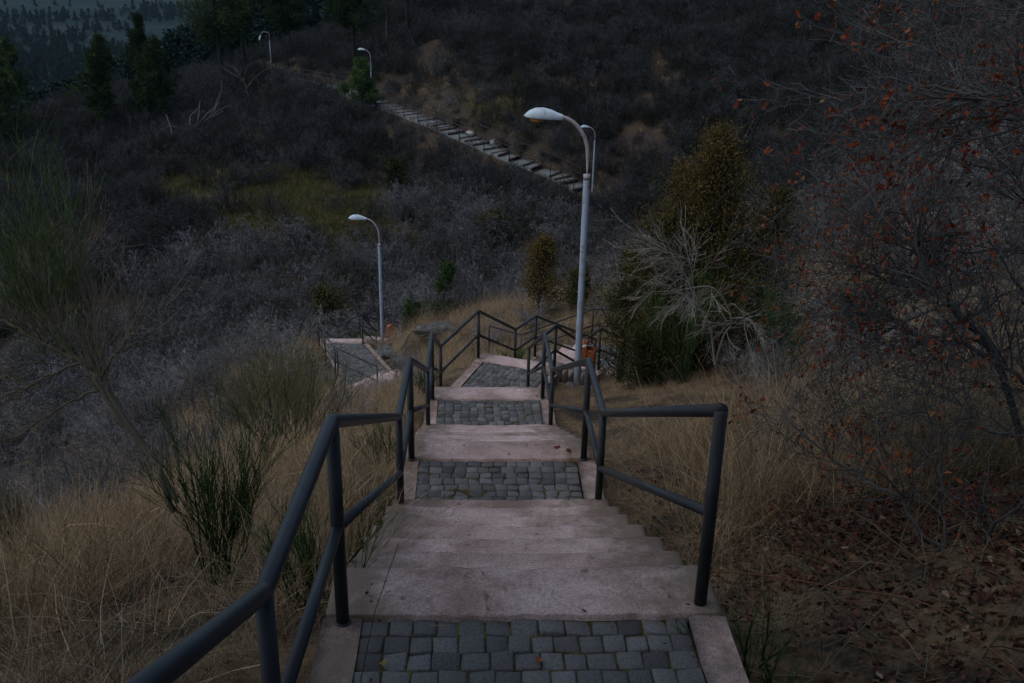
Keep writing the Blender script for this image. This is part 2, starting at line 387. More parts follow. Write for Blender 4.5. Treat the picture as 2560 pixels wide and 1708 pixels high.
CTRL = [  # (x, y, z): the hillside away from the path
    (-2.5, -3, -0.6), (-6, -3, -1.2), (-12, -3, -3), (3, -3, 0.2), (8, -3, 2.0), (16, -3, 5),
    (-2.0, 3, -2.9), (-4, 3, -3.3), (-9, 3, -5.5), (-18, 3, -9), (2.0, 3, -2.35), (4, 3, -1.9), (8, 3, -0.6), (16, 3, 2.6),
    (-2.2, 7, -4.5), (-5, 7, -5.4), (-10, 7, -8), (-20, 7, -13), (2.0, 7, -3.95), (4.5, 7, -3.4), (9, 7, -1.8), (18, 7, 1.5),
    (-2.4, 11, -6.0), (-5, 11, -7.2), (-10, 12, -10.5), (-22, 12, -16), (2.0, 11, -5.4), (5, 11, -4.6), (10, 12, -3.0), (20, 12, 0.5),
    (-2.6, 15.5, -7.85), (-5.5, 16, -9.2), (-11, 17, -12.5), (-22, 18, -18), (3.2, 15.5, -6.8), (6, 16, -6.0), (11, 17, -4.5), (22, 18, -0.5),
    (-1.8, 20, -9.0), (-6, 21, -11.2), (-3.4, 20, -10.1), (-11, 22, -14.5), (-24, 24, -20), (5, 20, -7.8), (10, 22, -6.0), (20, 24, -2),
    (-3.6, 23.0, -11.25), (-7.2, 27, -12.6), (-8.5, 30, -13.2), (-13, 28, -16), (-26, 30, -21),
    (0, 27, -10.7), (-2, 28.5, -11.1), (1.5, 29.5, -10.6), (4.5, 28, -9.7), (10, 29, -8.3), (20, 30, -4),
    (-3.4, 31, -12.4), (-1.5, 33, -12.8), (3, 34, -12.6), (8, 35, -12), (16, 36, -8), (28, 38, -2),
    (-9, 36, -17), (-14, 38, -18.5), (-3, 44, -19.5), (3, 44, -20), (9, 46, -18), (18, 48, -11.5), (30, 50, -3),
    (-10, 48, -19.3), (-18, 50, -19.2), (-30, 50, -21), (-45, 50, -26), (2, 56, -20.5), (10, 58, -18.8), (18, 60, -13), (32, 62, -4),
    (-8, 60, -18.6), (-16, 62, -17.8), (-26, 62, -18.6), (-38, 64, -20), (-60, 62, -30),
    (1, 66, -18.6), (14, 68, -16.5), (20, 72, -12.5), (34, 74, -3), (-7, 70, -17.1), (-14, 74, -16.0), (-22, 76, -16.3), (-32, 78, -17.8), (-46, 80, -19.5), (-70, 80, -29),
    (-12, 80, -15.2), (-18, 86, -14.8), (-26, 92, -14.9), (-36, 98, -16.5), (-50, 104, -19), (-80, 110, -34),
    (6, 80, -13.2), (0, 88, -11.0), (14, 84, -10.5), (26, 86, -6), (40, 90, 2), (-8, 96, -10.8), (-14, 104, -11.0), (0, 100, -7.5), (14, 100, -5), (30, 104, 1),
    (-20, 112, -12.2), (-34, 116, -15), (-10, 120, -6.5), (6, 120, -1), (24, 124, 6), (-46, 130, -22), (-24, 135, -11), (-8, 145, -2), (20, 150, 12), (-70, 140, -33), (-110, 140, -45),
    (60, 60, 8), (60, 100, 16), (60, 140, 28), (60, 20, 8), (60, -3, 10), (-60, 0, -22), (-60, 30, -28)]

_c = np.array(CTRL, float)
def _k(r): return r ** 1.5
_S = 10.0
def _feat(x, y): return np.stack([np.ones_like(x), x / _S, y / _S], -1)
_A = np.zeros((len(_c) + 3,) * 2)
_d = np.hypot(_c[:, None, 0] - _c[None, :, 0], _c[:, None, 1] - _c[None, :, 1]) / _S
_A[:-3, :-3] = _k(_d) + np.eye(len(_c)) * 0.002
_A[:-3, -3:] = _feat(_c[:, 0], _c[:, 1]); _A[-3:, :-3] = _A[:-3, -3:].T
_W = np.linalg.solve(_A, np.r_[_c[:, 2], 0, 0, 0])

def path_query(x, y, pts):
    """distance to a centre line and its height at the nearest point"""
    best = np.full(x.shape, 1e9); z = np.zeros(x.shape)
    for a, b in zip(pts[:-1], pts[1:]):
        dx, dy = b[0] - a[0], b[1] - a[1]; L = dx * dx + dy * dy
        t = np.clip(((x - a[0]) * dx + (y - a[1]) * dy) / L, 0, 1)
        d = np.hypot(x - a[0] - t * dx, y - a[1] - t * dy)
        m = d < best
        best = np.where(m, d, best); z = np.where(m, a[2] + t * (b[2] - a[2]), z)
    return best, z

def height(x, y, detail=True):
    x = np.asarray(x, float); y = np.asarray(y, float); sh = x.shape
    x = np.atleast_1d(x).ravel(); y = np.atleast_1d(y).ravel()
    cx = np.clip(x, -110, 60); cy = np.clip(y, -3, 150)
    z = np.zeros(len(x))
    for s in range(0, len(x), 20000):
        e = s + 20000
        d = np.hypot(cx[s:e, None] - _c[None, :, 0], cy[s:e, None] - _c[None, :, 1]) / _S
        z[s:e] = _k(d) @ _W[:-3] + _feat(cx[s:e], cy[s:e]) @ _W[-3:]
    # the land beyond the modelled hills: a plain far below to the left, a rising ridge to the right
    far = smoothstep(0, 260, np.hypot(x - cx, y - cy))
    plain = -62 + 3 * np.sin(x / 310) + 2 * np.cos(y / 240)
    ridge = 20 + (x - 60) * 0.12 + (y - 150) * 0.02
    side = smoothstep(-0.16, 0.22, x / np.maximum(np.abs(y), 60) + 0.10)
    z = z * (1 - far) + (plain * (1 - side) + np.minimum(ridge, 60) * side) * far
    if detail:
        dist = np.hypot(x, y)
        z = z + (vnoise(x / 2.3, y / 2.3, 1) - 0.5) * 0.28 * smoothstep(1, 25, dist) + (vnoise(x / 0.5, y / 0.5, 2) - 0.5) * 0.09 \
            + (vnoise(x / 9, y / 9, 3) - 0.5) * 1.3 * smoothstep(28, 60, dist)
        z = z + (vnoise(x / 0.15, y / 0.15, 4) - 0.5) * 0.03 * (dist < 20)
    for pts, w0, w1, drop in ((PATH, 0.85, 2.2, 0.16), (FAR, 1.0, 2.6, 0.28)):
        d, pz = path_query(x, y, pts)
        k = smoothstep(w0, w1, d)
        zz = pz - drop + (vnoise(x / 0.5, y / 0.5, 2) - 0.5) * 0.05
        z = zz * (1 - k) + z * k
    return z.reshape(sh)
def H(x, y): return float(height(np.array([x]), np.array([y]))[0])

def moss_mask(x, y):
    """open mossy ground on the hill across the valley and a few near banks"""
    m = np.zeros_like(x)
    for cx, cy, rx, ry, a in ((-17, 66, 6, 9, 1.0), (-24, 70, 6, 7, .8), (-11, 65, 3.5, 6, .9), (-6.3, 26.8, 1.2, 2.0, .8), (-0.5, 84, 3, 4, .3), (-7.5, 22, 3, 4, .25)):
        m = np.maximum(m, a * np.exp(-(((x - cx) / rx) ** 2 + ((y - cy) / ry) ** 2)))
    return m

def make_ground():
    t = np.linspace(-1, 1, 421)
    xs = 2.2 * np.sinh(t * 7.0)
    xs = xs[(xs > -1100) & (xs < 1100)]
    ys = [-8.0]
    while ys[-1] < 1800: ys.append(ys[-1] + max(0.07, 0.011 * abs(ys[-1] + 2)))
    ys = np.array(ys)
    X, Y = np.meshgrid(xs, ys)
    Z = height(X, Y)
    n, m = X.shape
    i = np.arange(n - 1)[:, None] * m + np.arange(m - 1)[None]
    f = np.stack([i, i + 1, i + m + 1, i + m], -1).reshape(-1, 4)
    g = Geo(); g.add(np.stack([X, Y, Z], -1).reshape(-1, 3), f, moss_mask(X, Y).ravel())
    return tag(g.obj("ground", M["ground"], smooth=True), kind="structure")
make_ground()

# ------------------------------------------------------------------ steps, kerbs, cobbled landings
rs = np.random.default_rng(11)
def slab(g, A, u, n, L, W0, W1, z, th, nx=64, ny=5, wear=0.012, side=1.0):
    """a stone slab: A centre of its near edge, u ahead, n to the right; near half width W0, far W1"""
    A = np.array(A); u = np.array(u); n = np.array(n)
    sx = np.linspace(-1, 1, nx); sy = np.array([0, .04, .5, .95, 1.0]) if ny == 5 else np.linspace(0, 1, ny)
    SX, SY = np.meshgrid(sx, sy)
    Wd = W0 + (W1 - W0) * SY
    seed = int(rs.integers(1000))
    wob = (vnoise(SX * 9 + 50, SY * 0 + 3, seed) - 0.5) * 0.016 + (vnoise(SX * 17 + 50, SY * 0 + 8, seed + 5) - 0.5) * 0.010
    ed = np.where(SY > 0.99, 1, np.where(SY < 0.01, -1, 0))
    along = SY * L + wob * ed
    p = A[None, None] + u * along[..., None] + n * (SX * Wd)[..., None]
    top = z - wear * np.exp(-(SX / 0.55) ** 2) * (0.4 + 0.6 * SY) + (vnoise(SX * 14 + 20, SY * 4 + 9, seed + 1) - 0.5) * 0.005
    top = top - np.where(SY > 0.99, 0.006, 0) - np.where(SY < 0.01, 0.002, 0)
    v = np.concatenate([p, top[..., None]], -1)
    low = v.copy(); low[..., 2] = z - th
    tint = np.abs(SX) ** 1.8 * 1.1 * side + (SY > .97) * .12 + (vnoise(SX * 3 + 5, SY * 2 + 5, seed + 2) - 0.5) * 0.3
    i = np.arange(ny - 1)[:, None] * nx + np.arange(nx - 1)[None]
    f = np.stack([i, i + 1, i + nx + 1, i + nx], -1).reshape(-1, 4)
    V = np.concatenate([v.reshape(-1, 3), low.reshape(-1, 3)]); N = nx * ny
    def strip(ix): return [[ix[q], ix[q] + N, ix[q + 1] + N, ix[q + 1]] for q in range(len(ix) - 1)]
    e1 = strip(list(range(nx))); e2 = strip([(ny - 1) * nx + q for q in range(nx)][::-1])
    e3 = strip([q * nx for q in range(ny)][::-1]); e4 = strip([q * nx + nx - 1 for q in range(ny)])
    t2 = np.concatenate([tint.ravel(), np.full(N, 0.8)])
    g.add(V, np.concatenate([f, np.array(e1 + e2 + e3 + e4)]), t2)

def frame(a, b):
    d = np.array(b[:2], float) - np.array(a[:2], float); L = np.linalg.norm(d); u = d / L
    return u, np.array([u[1], -u[0]]), L

def flight(a, b, steps, W=0.79, lead=0.30):
    """steps going down from a to b; the first tread is the wide landing slab"""
    g = Geo(); u, n, L = frame(a, b)
    rise = (a[2] - b[2]) / steps
    tr = (L - lead) / (steps - 1)
    s = 0.0
    for i in range(steps):
        dl = lead if i == 0 else tr
        z = a[2] - i * rise + (0.018 if i == 0 else 0)
        wv = W + rs.uniform(-0.012, 0.012)
        slab(g, np.array(a[:2]) + u * (s - (0 if i == 0 else 0.03)), u, n, dl + (0 if i == 0 else 0.03), wv, wv, z, rise + 0.03, wear=0.014)
        s += dl
    o = g.obj("stone_steps", M["stone"])
    return tag(o, kind="structure")

def kerb(poly, width=0.15, z0=None, name="kerb"):
    """a kerb of stone along a line of (x, y, z) points, its body to the left of the line"""
    g = Geo()
    for a, b in zip(poly[:-1], poly[1:]):
        u, n, L = frame(a, b)
        k = max(2, int(L / 0.25)); 
        c = np.array(a[:2]) - n * width / 2
        t = np.linspace(0, 1, k + 1); w = np.linspace(-1, 1, 4)
        T_, W_ = np.meshgrid(t, w, indexing='ij')
        P = c[None, None] + u * (T_ * L)[..., None] + n * (W_ * width / 2)[..., None]
        wob = (vnoise(P[..., 0] * 6, P[..., 1] * 6, 9) - 0.5) * 0.012
        P = P + n * wob[..., None]
        z = a[2] + T_ * (b[2] - a[2]) + (vnoise(P[..., 0] * 7, P[..., 1] * 7, 8) - 0.5) * 0.01 - (np.abs(W_) > .9) * 0.006
        v = np.concatenate([P, z[..., None]], -1); low = v.copy(); low[..., 2] -= 0.22
        nx = 4; i = np.arange(k)[:, None] * nx + np.arange(nx - 1)[None]
        f = np.stack([i, i + nx, i + nx + 1, i + 1], -1).reshape(-1, 4); N = (k + 1) * nx
        ring = [q * nx for q in range(k + 1)] + [k * nx + 1, k * nx + 2] + [q * nx + nx - 1 for q in range(k, -1, -1)] + [2, 1]
        e = [[ring[q], ring[(q + 1) % len(ring)], ring[(q + 1) % len(ring)] + N, ring[q] + N] for q in range(len(ring))]
        tint = np.clip(.42 + vnoise(P[..., 0] * 3, P[..., 1] * 3, 31) * .55, 0, 1).ravel()
        g.add(np.concatenate([v.reshape(-1, 3), low.reshape(-1, 3)]), np.concatenate([f, np.array(e)]), np.r_[tint, tint])
    return tag(g.obj(name, M["stone"]), kind="structure")

def cobbles(quad, z, size=0.098, detail=True, z2=None):
    """cobble setts inside a quad (near left, near right, far right, far left)"""
    g = Geo(); q = np.array(quad, float); z2 = z if z2 is None else z2
    def bil(s, t):
        return (q[0] * (1 - s) + q[1] * s) * (1 - t) + (q[3] * (1 - s) + q[2] * s) * t
    Wm = (np.linalg.norm(q[1] - q[0]) + np.linalg.norm(q[2] - q[3])) / 2
    Lm = (np.linalg.norm(q[3] - q[0]) + np.linalg.norm(q[2] - q[1])) / 2
    rows = max(1, round(Lm / size))
    for r in range(rows):
        t0, t1 = r / rows, (r + 1) / rows
        cuts = [0.0]
        while cuts[-1] < Wm - size * 0.5: cuts.append(cuts[-1] + size * rs.uniform(0.88, 1.16))
        cuts = np.array(cuts) / cuts[-1]; cuts = np.delete(cuts, -2) if len(cuts) > 2 and (cuts[-1] - cuts[-2]) * Wm < size * .7 else cuts
        for s0, s1 in zip(cuts[:-1], cuts[1:]):
            gap = 0.0022 / Wm; gl = 0.0022 / Lm
            j = lambda k: rs.uniform(-0.0036, 0.0036, k)
            cs = [(s0 + gap, t0 + gl), (s1 - gap, t0 + gl), (s1 - gap, t1 - gl), (s0 + gap, t1 - gl)]
            c = np.array([bil(*k) for k in cs]) + np.c_[j(4), j(4)]
            tm = (t0 + t1) / 2; zc = z + (z2 - z) * tm + rs.uniform(-0.005, 0.004)
            tilt = rs.uniform(-0.006, 0.006, 2)
            n = 5
            a = np.array([0, 0.07, 0.5, 0.93, 1.0]); S_, T_ = np.meshgrid(a, a)
            # rounded corners and a softly domed, uneven top
            rx = 2 * S_ - 1; ry = 2 * T_ - 1
            pull = 1 - 0.035 * (np.abs(rx) ** 3) * (np.abs(ry) ** 3)
            S2 = 0.5 + rx * pull / 2; T2 = 0.5 + ry * pull / 2
            P = (c[0] * (1 - S2[..., None]) + c[1] * S2[..., None]) * (1 - T2[..., None]) + (c[3] * (1 - S2[..., None]) + c[2] * S2[..., None]) * T2[..., None]
            edge = np.maximum(np.abs(rx), np.abs(ry))
            h = zc + tilt[0] * rx + tilt[1] * ry - 0.004 * (edge > 0.99) - 0.001 * edge ** 2 + rs.uniform(-0.0014, 0.0014, (n, n))
            v = np.concatenate([P, h[..., None]], -1); low = v.copy(); low[..., 2] = zc - 0.05
            i = np.arange(n - 1)[:, None] * n + np.arange(n - 1)[None]
            f = np.stack([i, i + 1, i + n + 1, i + n], -1).reshape(-1, 4)
            ring = list(range(n)) + [k * n + n - 1 for k in range(1, n)] + [n * n - 1 - k for k in range(1, n)] + [k * n for k in range(n - 2, 0, -1)]
            N = n * n
            e = [[ring[k], ring[k] + N, ring[(k + 1) % len(ring)] + N, ring[(k + 1) % len(ring)]] for k in range(len(ring))]
            g.add(np.concatenate([v.reshape(-1, 3), low.reshape(-1, 3)]), np.concatenate([f, np.array(e)]), float(np.clip(rs.normal(0.5, 0.3), 0, 1)))
    o = tag(g.obj("cobble_paving", M["cobble"]), kind="structure")
    b = Geo(); zz = [z, z, z2, z2]
    m = 12; s = np.linspace(0, 1, m); S_, T_ = np.meshgrid(s, s)
    P = np.array([[bil(a_, b_) for a_ in s] for b_ in s])
    Zb = z + (z2 - z) * T_ - 0.015 + (vnoise(P[..., 0] * 5, P[..., 1] * 5, 77)) * 0.010
    i = np.arange(m - 1)[:, None] * m + np.arange(m - 1)[None]
    b.add(np.concatenate([P, Zb[..., None]], -1).reshape(-1, 3), np.stack([i, i + 1, i + m + 1, i + m], -1).reshape(-1, 4))
    tag(b.obj("joint_bed", M["joint"]), kind="structure")
    return o

def side(p, q, w):
    """points at +-w either side of centre line end p heading to q"""
    u, n, L = frame(p, q); p = np.array(p[:2])
    return p - n * w, p + n * w
def landing(a, b, w=0.655, kerbs=True):
    u, n, L = frame(a, b); A = np.array(a[:2]); B = np.array(b[:2])
    cobbles([A - n * w, A + n * w, B + n * w, B - n * w], a[2] - 0.004)
    if kerbs:
        for s in (-1, 1):
            p = A + n * s * (w + (0.16 if s > 0 else 0)) - (0 * u); q = B + n * s * (w + (0.16 if s > 0 else 0))
            kerb([(*p, a[2] + 0.008), (*q, b[2] + 0.008)], 0.155)

P_ = PATH
# short flight behind and below the viewer, then the straight run of flights
flight(P_[1], P_[2], 5)
landing((0.122, 2.2, -2.55), P_[3]); flight(P_[3], P_[4], 7, lead=0.34)
landing(P_[4], P_[5]); flight(P_[5], P_[6], 7, lead=0.34)
landing(P_[6], P_[7]); flight(P_[7], P_[8], 7, lead=0.34)
# the landing where the path turns right
lz = -7.05
A0, A1, B1, B0 = np.array((-1.12, 14.80)), np.array((0.25, 14.80)), np.array((0.74, 15.80)), np.array((-0.58, 16.42))
cobbles([A0 + (0.16, 0.0), A1 - (0.05, 0.0), B1 + (-0.10, 0.02), B0 + (0.11, -0.03)], lz - 0.004)
kerb([(A0[0] + .14, A0[1], lz + .008), (B0[0] + .10, B0[1] - 0.02, lz + .008)], 0.17)
kerb([(A1[0] + .12, A1[1], lz + .008), (B1[0] + .06, B1[1] - 0.02, lz + .008)], 0.14)
c34 = (B0 + B1) / 2; u34 = np.array((0.42, 0.907)); 
flight((c34[0], c34[1], lz), (0.73, 18.06, -8.14), 5, W=0.76, lead=0.36)
landing(P_[10], P_[11]); flight(P_[11], P_[12], 7)
cobbles([(1.15, 22.2), (2.9, 20.9), (3.9, 22.9), (1.75, 23.65)], -9.604)
flight(P_[14], P_[15], 5)
landing(P_[15], P_[16]); flight(P_[16], P_[17], 9)
# the long lower landing
Lz = -12.35
cobbles([(-5.02, 27.3), (-3.6, 27.3), (-4.85, 29.85), (-6.05, 29.85)], Lz - 0.004)
cobbles([(-5.0, 26.1), (-3.5, 26.5), (-3.6, 27.28), (-5.02, 27.28)], Lz - 0.006)
kerb([(-5.04, 26.2, Lz + .01), (-5.04, 27.3, Lz + .01), (-6.08, 29.85, Lz + .01)], 0.16)
kerb([(-3.42, 27.3, Lz + .01), (-4.67, 29.85, Lz + .01)], 0.16)
flight((-5.47, 29.88, Lz), P_[20], 8, W=0.78, lead=0.34)
landing(P_[20], P_[21]); flight(P_[21], P_[22], 4); landing(P_[22], P_[23]); flight(P_[23], P_[24], 6)

# ------------------------------------------------------------------ railings
def resample(pts, step=0.06):
    pts = np.array(pts, float); out = [pts[0]]
    for a, b in zip(pts[:-1], pts[1:]):
        k = max(1, int(np.linalg.norm(b - a) / step))
        out += [a + (b - a) * t for t in np.linspace(0, 1, k + 1)[1:]]
    return np.array(out)
def rail_tube(g, pts, r, k=14):
    """mitred tube through corner points, corners slightly eased"""
    pts = np.array(pts, float); out = [pts[0]]
    for i in range(1, len(pts) - 1):
        d0 = norm(pts[i - 1] - pts[i]); d1 = norm(pts[i + 1] - pts[i]); e = r * 0.55
        out += [pts[i] + d0 * e, pts[i] + (d0 + d1) * e * 0.22, pts[i] + d1 * e]
    out.append(pts[-1])
    tubes(g, np.array(out), np.full(len(out), r), k, caps=True)

def railing(label, posts, h=0.90, r=0.027, mid=0.45, start=None, end=None, sides=14, group=None, sub=0, postr=None):
    """posts: (x, y, ground z) from near to far; start/end are extra rail points without a post"""
    c = posts[0]
    root = tag(empty("railing", (c[0], c[1], c[2])), label, "railing", group)
    off = np.array(c)
    line = ([start] if start else []) + [tuple(p) for p in posts] + ([end] if end else [])
    top = [(p[0] - off[0], p[1] - off[1], p[2] + h - off[2]) for p in line]
    mdl = [(p[0] - off[0], p[1] - off[1], p[2] + mid - off[2]) for p in line]
    g = Geo(); rail_tube(g, top, r, sides); g.obj("top_rail", M["rail"], root, smooth=True)
    g = Geo()
    for a, b in zip(mdl[:-1], mdl[1:]): 
        d = norm(np.array(b) - np.array(a)); tubes(g, np.array([np.array(a) + d * 0.004, np.array(b) - d * 0.004]), 0.85 * r, sides, caps=True)
    g.obj("mid_rail", M["rail"], root, smooth=True)
    for p in posts:
        g = Geo(); x, y, z = np.array(p) - off
        pr = postr or r * 0.98
        tubes(g, np.array([(x, y, z - 0.14), (x, y, z + h - 0.004)]), pr, sides, caps=True)
        po = g.obj("post", M["rail"], root, smooth=True)
        if sides > 10:
            g = Geo(); tubes(g, np.array([(x, y, z - .02), (x, y, z + .010), (x, y, z + .016)]), np.array([pr * 1.35, pr * 1.3, pr * 1.02]), sides); g.obj("base_collar", M["rail"], po, smooth=True)
    return root

railing("long dark railing left of the stairs, running from the near corner down to the turn",
        [(-0.655, 2.22, -2.55), (-0.650, 3.24, -2.55), (-0.785, 6.26, -4.04), (-0.812, 7.27, -4.04), (-0.965, 10.45, -5.54),
         (-1.005, 11.55, -5.54), (-1.15, 14.78, -7.04), (-0.60, 16.44, -7.04), (0.065, 18.36, -8.13), (0.485, 19.13, -8.13), (1.95, 21.55, -9.6)],
        start=(-0.585, -0.6, -1.15), group="dark tube railings of the near stairs")
railing("dark railing right of the stairs, its end post nearest the viewer",
        [(0.798, 3.40, -2.55), (0.662, 6.38, -4.04), (0.618, 7.33, -4.04), (0.475, 10.52, -5.54), (0.410, 11.66, -5.54),
         (0.275, 14.78, -7.04), (0.742, 15.80, -7.04), (1.33, 17.72, -8.13), (1.76, 18.5, -8.13), (3.25, 20.75, -9.6)],
        group="dark tube railings of the near stairs", h=0.90)
railing("far dark railing behind the lamp post, falling to the left beyond the turn",
        [(3.6, 23.45, -9.6), (2.04, 23.62, -9.6), (0.24, 24.25, -10.6), (-0.62, 24.85, -10.6)],
        r=0.024, sides=8, group="dark tube railings of the lower stairs")
railing("dark rail with one post at the near end of the lower cobbled landing",
        [(-5.19, 27.25, -12.35), (-3.75, 25.4, -12.1)], r=0.024, sides=8, group="dark tube railings of the lower stairs")
railing("dark zigzag railing left of the lower cobbled landing",
        [(-5.26, 27.25, -12.35), (-5.76, 28.33, -12.35), (-6.26, 29.88, -12.35), (-6.39, 33.9, -14.3), (-5.79, 35.2, -14.3), (-5.36, 37.08, -15.2), (-4.94, 37.74, -15.2), (-4.0, 40.0, -16.4)],
        r=0.024, sides=8, group="dark tube railings of the lower stairs")
railing("dark railing behind the second lamp post, right of the lower steps",
        [(-4.84, 29.9, -12.35), (-4.95, 33.6, -14.3), (-4.45, 34.6, -14.3), (-4.0, 36.4, -15.2), (-3.5, 37.1, -15.2)],
        r=0.024, sides=8, group="dark tube railings of the lower stairs")

# ------------------------------------------------------------------ the stairs across the valley
def far_stairs():
    pts = np.array(FAR); seg = np.hypot(*np.diff(pts[:, :2], axis=0).T); cum = np.r_[0, np.cumsum(seg)]
    def at(s):
        i = min(np.searchsorted(cum, s, 'right') - 1, len(seg) - 1); t = (s - cum[i]) / seg[i]
        p = pts[i] + (pts[i + 1] - pts[i]) * t
        d = pts[min(i + 1, len(pts) - 1)] - pts[i]
        return p, d[:2] / np.linalg.norm(d[:2])
    rg = np.random.default_rng(5); s = 0.0; g = Geo(); ge = Geo(); posts = {-1: [], 1: []}; last = None; k = 0
    while s < cum[-1] - 1.6:
        L = rg.choice([0.38, 0.7, 0.95, 1.25, 1.6], p=[.28, .24, .22, .16, .10])
        p, u = at(s); q, u2 = at(s + L); n = np.array([u[1], -u[0]]); n2 = np.array([u2[1], -u2[0]]); W = 0.85
        z = p[2] + 0.04
        v = [(*(p[:2] - n * W), z), (*(p[:2] + n * W), z), (*(q[:2] + n2 * W), z), (*(q[:2] - n2 * W), z)]
        lo = [(a, b, z - 0.5) for a, b, c in v]
        t = rg.uniform(0.3, 0.9)
        g.add(np.array(v + lo), [[0, 1, 2, 3], [1, 5, 6, 2], [2, 6, 7, 3], [3, 7, 4, 0]], t)
        # the riser stone and nosing that faces the viewer
        c = (p[:2]); ge.box((c[0] + u[0] * 0.06, c[1] + u[1] * 0.045, z - 0.068), (2 * W + 0.04, 0.10, 0.15), math.atan2(-n[1], -n[0]) , rg.uniform(0.2, 1.0))
        if k % 3 == 0:
            for sd_ in (-1, 1): posts[sd_].append((*(p[:2] + n * sd_ * (W + 0.05)), z))
        s += L; k += 1
    tag(g.obj("cobble_paving", M["far_tread"]), kind="structure")
    tag(ge.obj("stone_steps", M["far_riser"]), kind="structure")
    for sd_, lb in ((-1, "thin dark railing left of the distant stairs across the valley"), (1, "thin dark railing right of the distant stairs across the valley")):
        railing(lb, posts[sd_], h=0.95, r=0.03, mid=0.48, sides=6, group="railings of the distant stairs")
m, nt, b = newmat("far_tread", 0.85, 0.2)
co = geo_pos(nt); n1 = noise(nt, 7, 5, 0.7, co); r1 = ramp(nt, [(0.3, (0.05, 0.06, 0.05)), (0.5, (0.13, 0.145, 0.138)), (0.7, (0.20, 0.215, 0.21))])
nt.links.new(n1.outputs[0], r1.inputs[0]); nt.links.new(r1.outputs[0], b.inputs["Base Color"]); M["far_tread"] = m
m, nt, b = newmat("far_riser", 0.85, 0.2)
co = geo_pos(nt); n1 = noise(nt, 3, 5, 0.7, co); r1 = ramp(nt, [(0.3, (0.05, 0.03, 0.022)), (0.6, (0.13, 0.085, 0.07))])
nt.links.new(n1.outputs[0], r1.inputs[0]); nt.links.new(r1.outputs[0], b.inputs["Base Color"]); M["far_riser"] = m
far_stairs()

# ------------------------------------------------------------------ street lamps
def street_lamp(label, x, y, z, scale=1.0, rz=0.0, hang=False, sides=16, group="old pale street lamps along the stairs"):
    root = tag(empty("street_lamp", (x, y, z), rz, scale), label, "street lamp", group)
    g = Geo(); zz = np.array([-0.3, 0.0, 1.0, 1.06, 1.10, 3.62, 3.66, 3.68]); rr = np.array([0.062, 0.062, 0.060, 0.060, 0.058, 0.056, 0.052, 0.034])
    tubes(g, np.c_[zz * 0, zz * 0, zz], rr, sides); g.obj("pole", M["lamp_pole_paint"], root, smooth=True)
    g = Geo(); tubes(g, np.array([(0, 0, 3.615), (0, 0, 3.70)]), 0.060, sides, caps=True); g.obj("collar", M["lamp_arm_paint"], root, smooth=True)
    g = Geo(); a = np.linspace(0, math.pi / 2 * (0.93 if not hang else 1.0), 14)
    bx = -0.52 * (1 - np.cos(a)) if not hang else -0.62 * (1 - np.cos(a)); bz = 3.98 + 0.66 * np.sin(a)
    if hang: bz = 4.35 + 0.25 * np.sin(a)
    P = np.r_[[(0, 0, 3.66)], np.c_[bx, bx * 0, bz]]
    if hang: P = np.r_[P, [(-0.85, 0, 4.45), (-0.92, 0, 4.25)]]
    tubes(g, P, np.full(len(P), 0.031), sides, caps=True); g.obj("arm", M["lamp_arm_paint"], root, smooth=True)
    # the shade: a lofted pod seen from the side, flat below
    e = P[-1]; hd = Geo(); K = 15; S = 18
    t = np.linspace(0, 1, K)
    Lh = 0.64
    topz = np.interp(t, [0, .03, .12, .3, .5, .7, .86, .97, 1], [.035, .042, .060, .112, .140, .135, .092, .035, .006])
    botz = np.interp(t, [0, .03, .3, .8, .95, 1], [-.050, -.055, -.052, -.034, -.016, -.002])
    hw = np.interp(t, [0, .03, .15, .35, .6, .85, .97, 1], [.040, .048, .06, .095, .115, .095, .04, .008])
    rings = []
    for q in range(K):
        an = np.linspace(0, 2 * math.pi, S, endpoint=False)
        yy = hw[q] * np.sign(np.cos(an)) * np.abs(np.cos(an)) ** 0.8
        zz_ = np.where(np.sin(an) > 0, topz[q] * np.abs(np.sin(an)) ** 0.9, botz[q] * np.abs(np.sin(an)) ** 0.35)
        rings.append(np.c_[np.full(S, -t[q] * Lh), yy, zz_])
    V = np.concatenate(rings); i = np.arange(K - 1)[:, None] * S + np.arange(S)[None]; j = np.arange(K - 1)[:, None] * S + (np.arange(S)[None] + 1) % S
    F = np.stack([i, j, j + S, i + S], -1).reshape(-1, 4)
    hd.add(V, F); hd.add(rings[0], [list(range(S))]); 
    ho = hd.obj("lamp_head", M["lamp_head_paint"], root, smooth=True)
    ho.location = (e[0] + 0.03, 0, e[2] - 0.002)
    if hang: ho.rotation_euler = (0, R_(-75), 0); ho.location = (e[0], 0, e[2])
    gl = Geo(); S2 = 14
    for q, (zq, rq) in enumerate(((-0.040, .092), (-0.062, .088), (-0.088, .062), (-0.098, .02))):
        an = np.linspace(0, 2 * math.pi, S2, endpoint=False)
        gl.v.append(np.c_[-0.43 + np.cos(an) * rq * 1.25, np.sin(an) * rq * 0.9, np.full(S2, zq)]); gl.t.append(np.full(S2, .5))
    gl.n = 4 * S2; i = np.arange(3)[:, None] * S2 + np.arange(S2)[None]; j = np.arange(3)[:, None] * S2 + (np.arange(S2)[None] + 1) % S2
    gl.f.append(np.stack([i, i + S2, j + S2, j], -1).reshape(-1, 4)); gl.f.append(np.array([list(range(3 * S2, 4 * S2))]))
    gl.obj("bulb_cover", M["amber"], ho, smooth=True)
    return root
street_lamp("tall pale street lamp with amber bulb cover beside the near orange bin", 1.19, 16.4, -7.36, 1.0, R_(-3))
street_lamp("pale rusty street lamp rising beside the lower cobbled landing", -4.50, 32.0, -13.05, 0.925, R_(2))
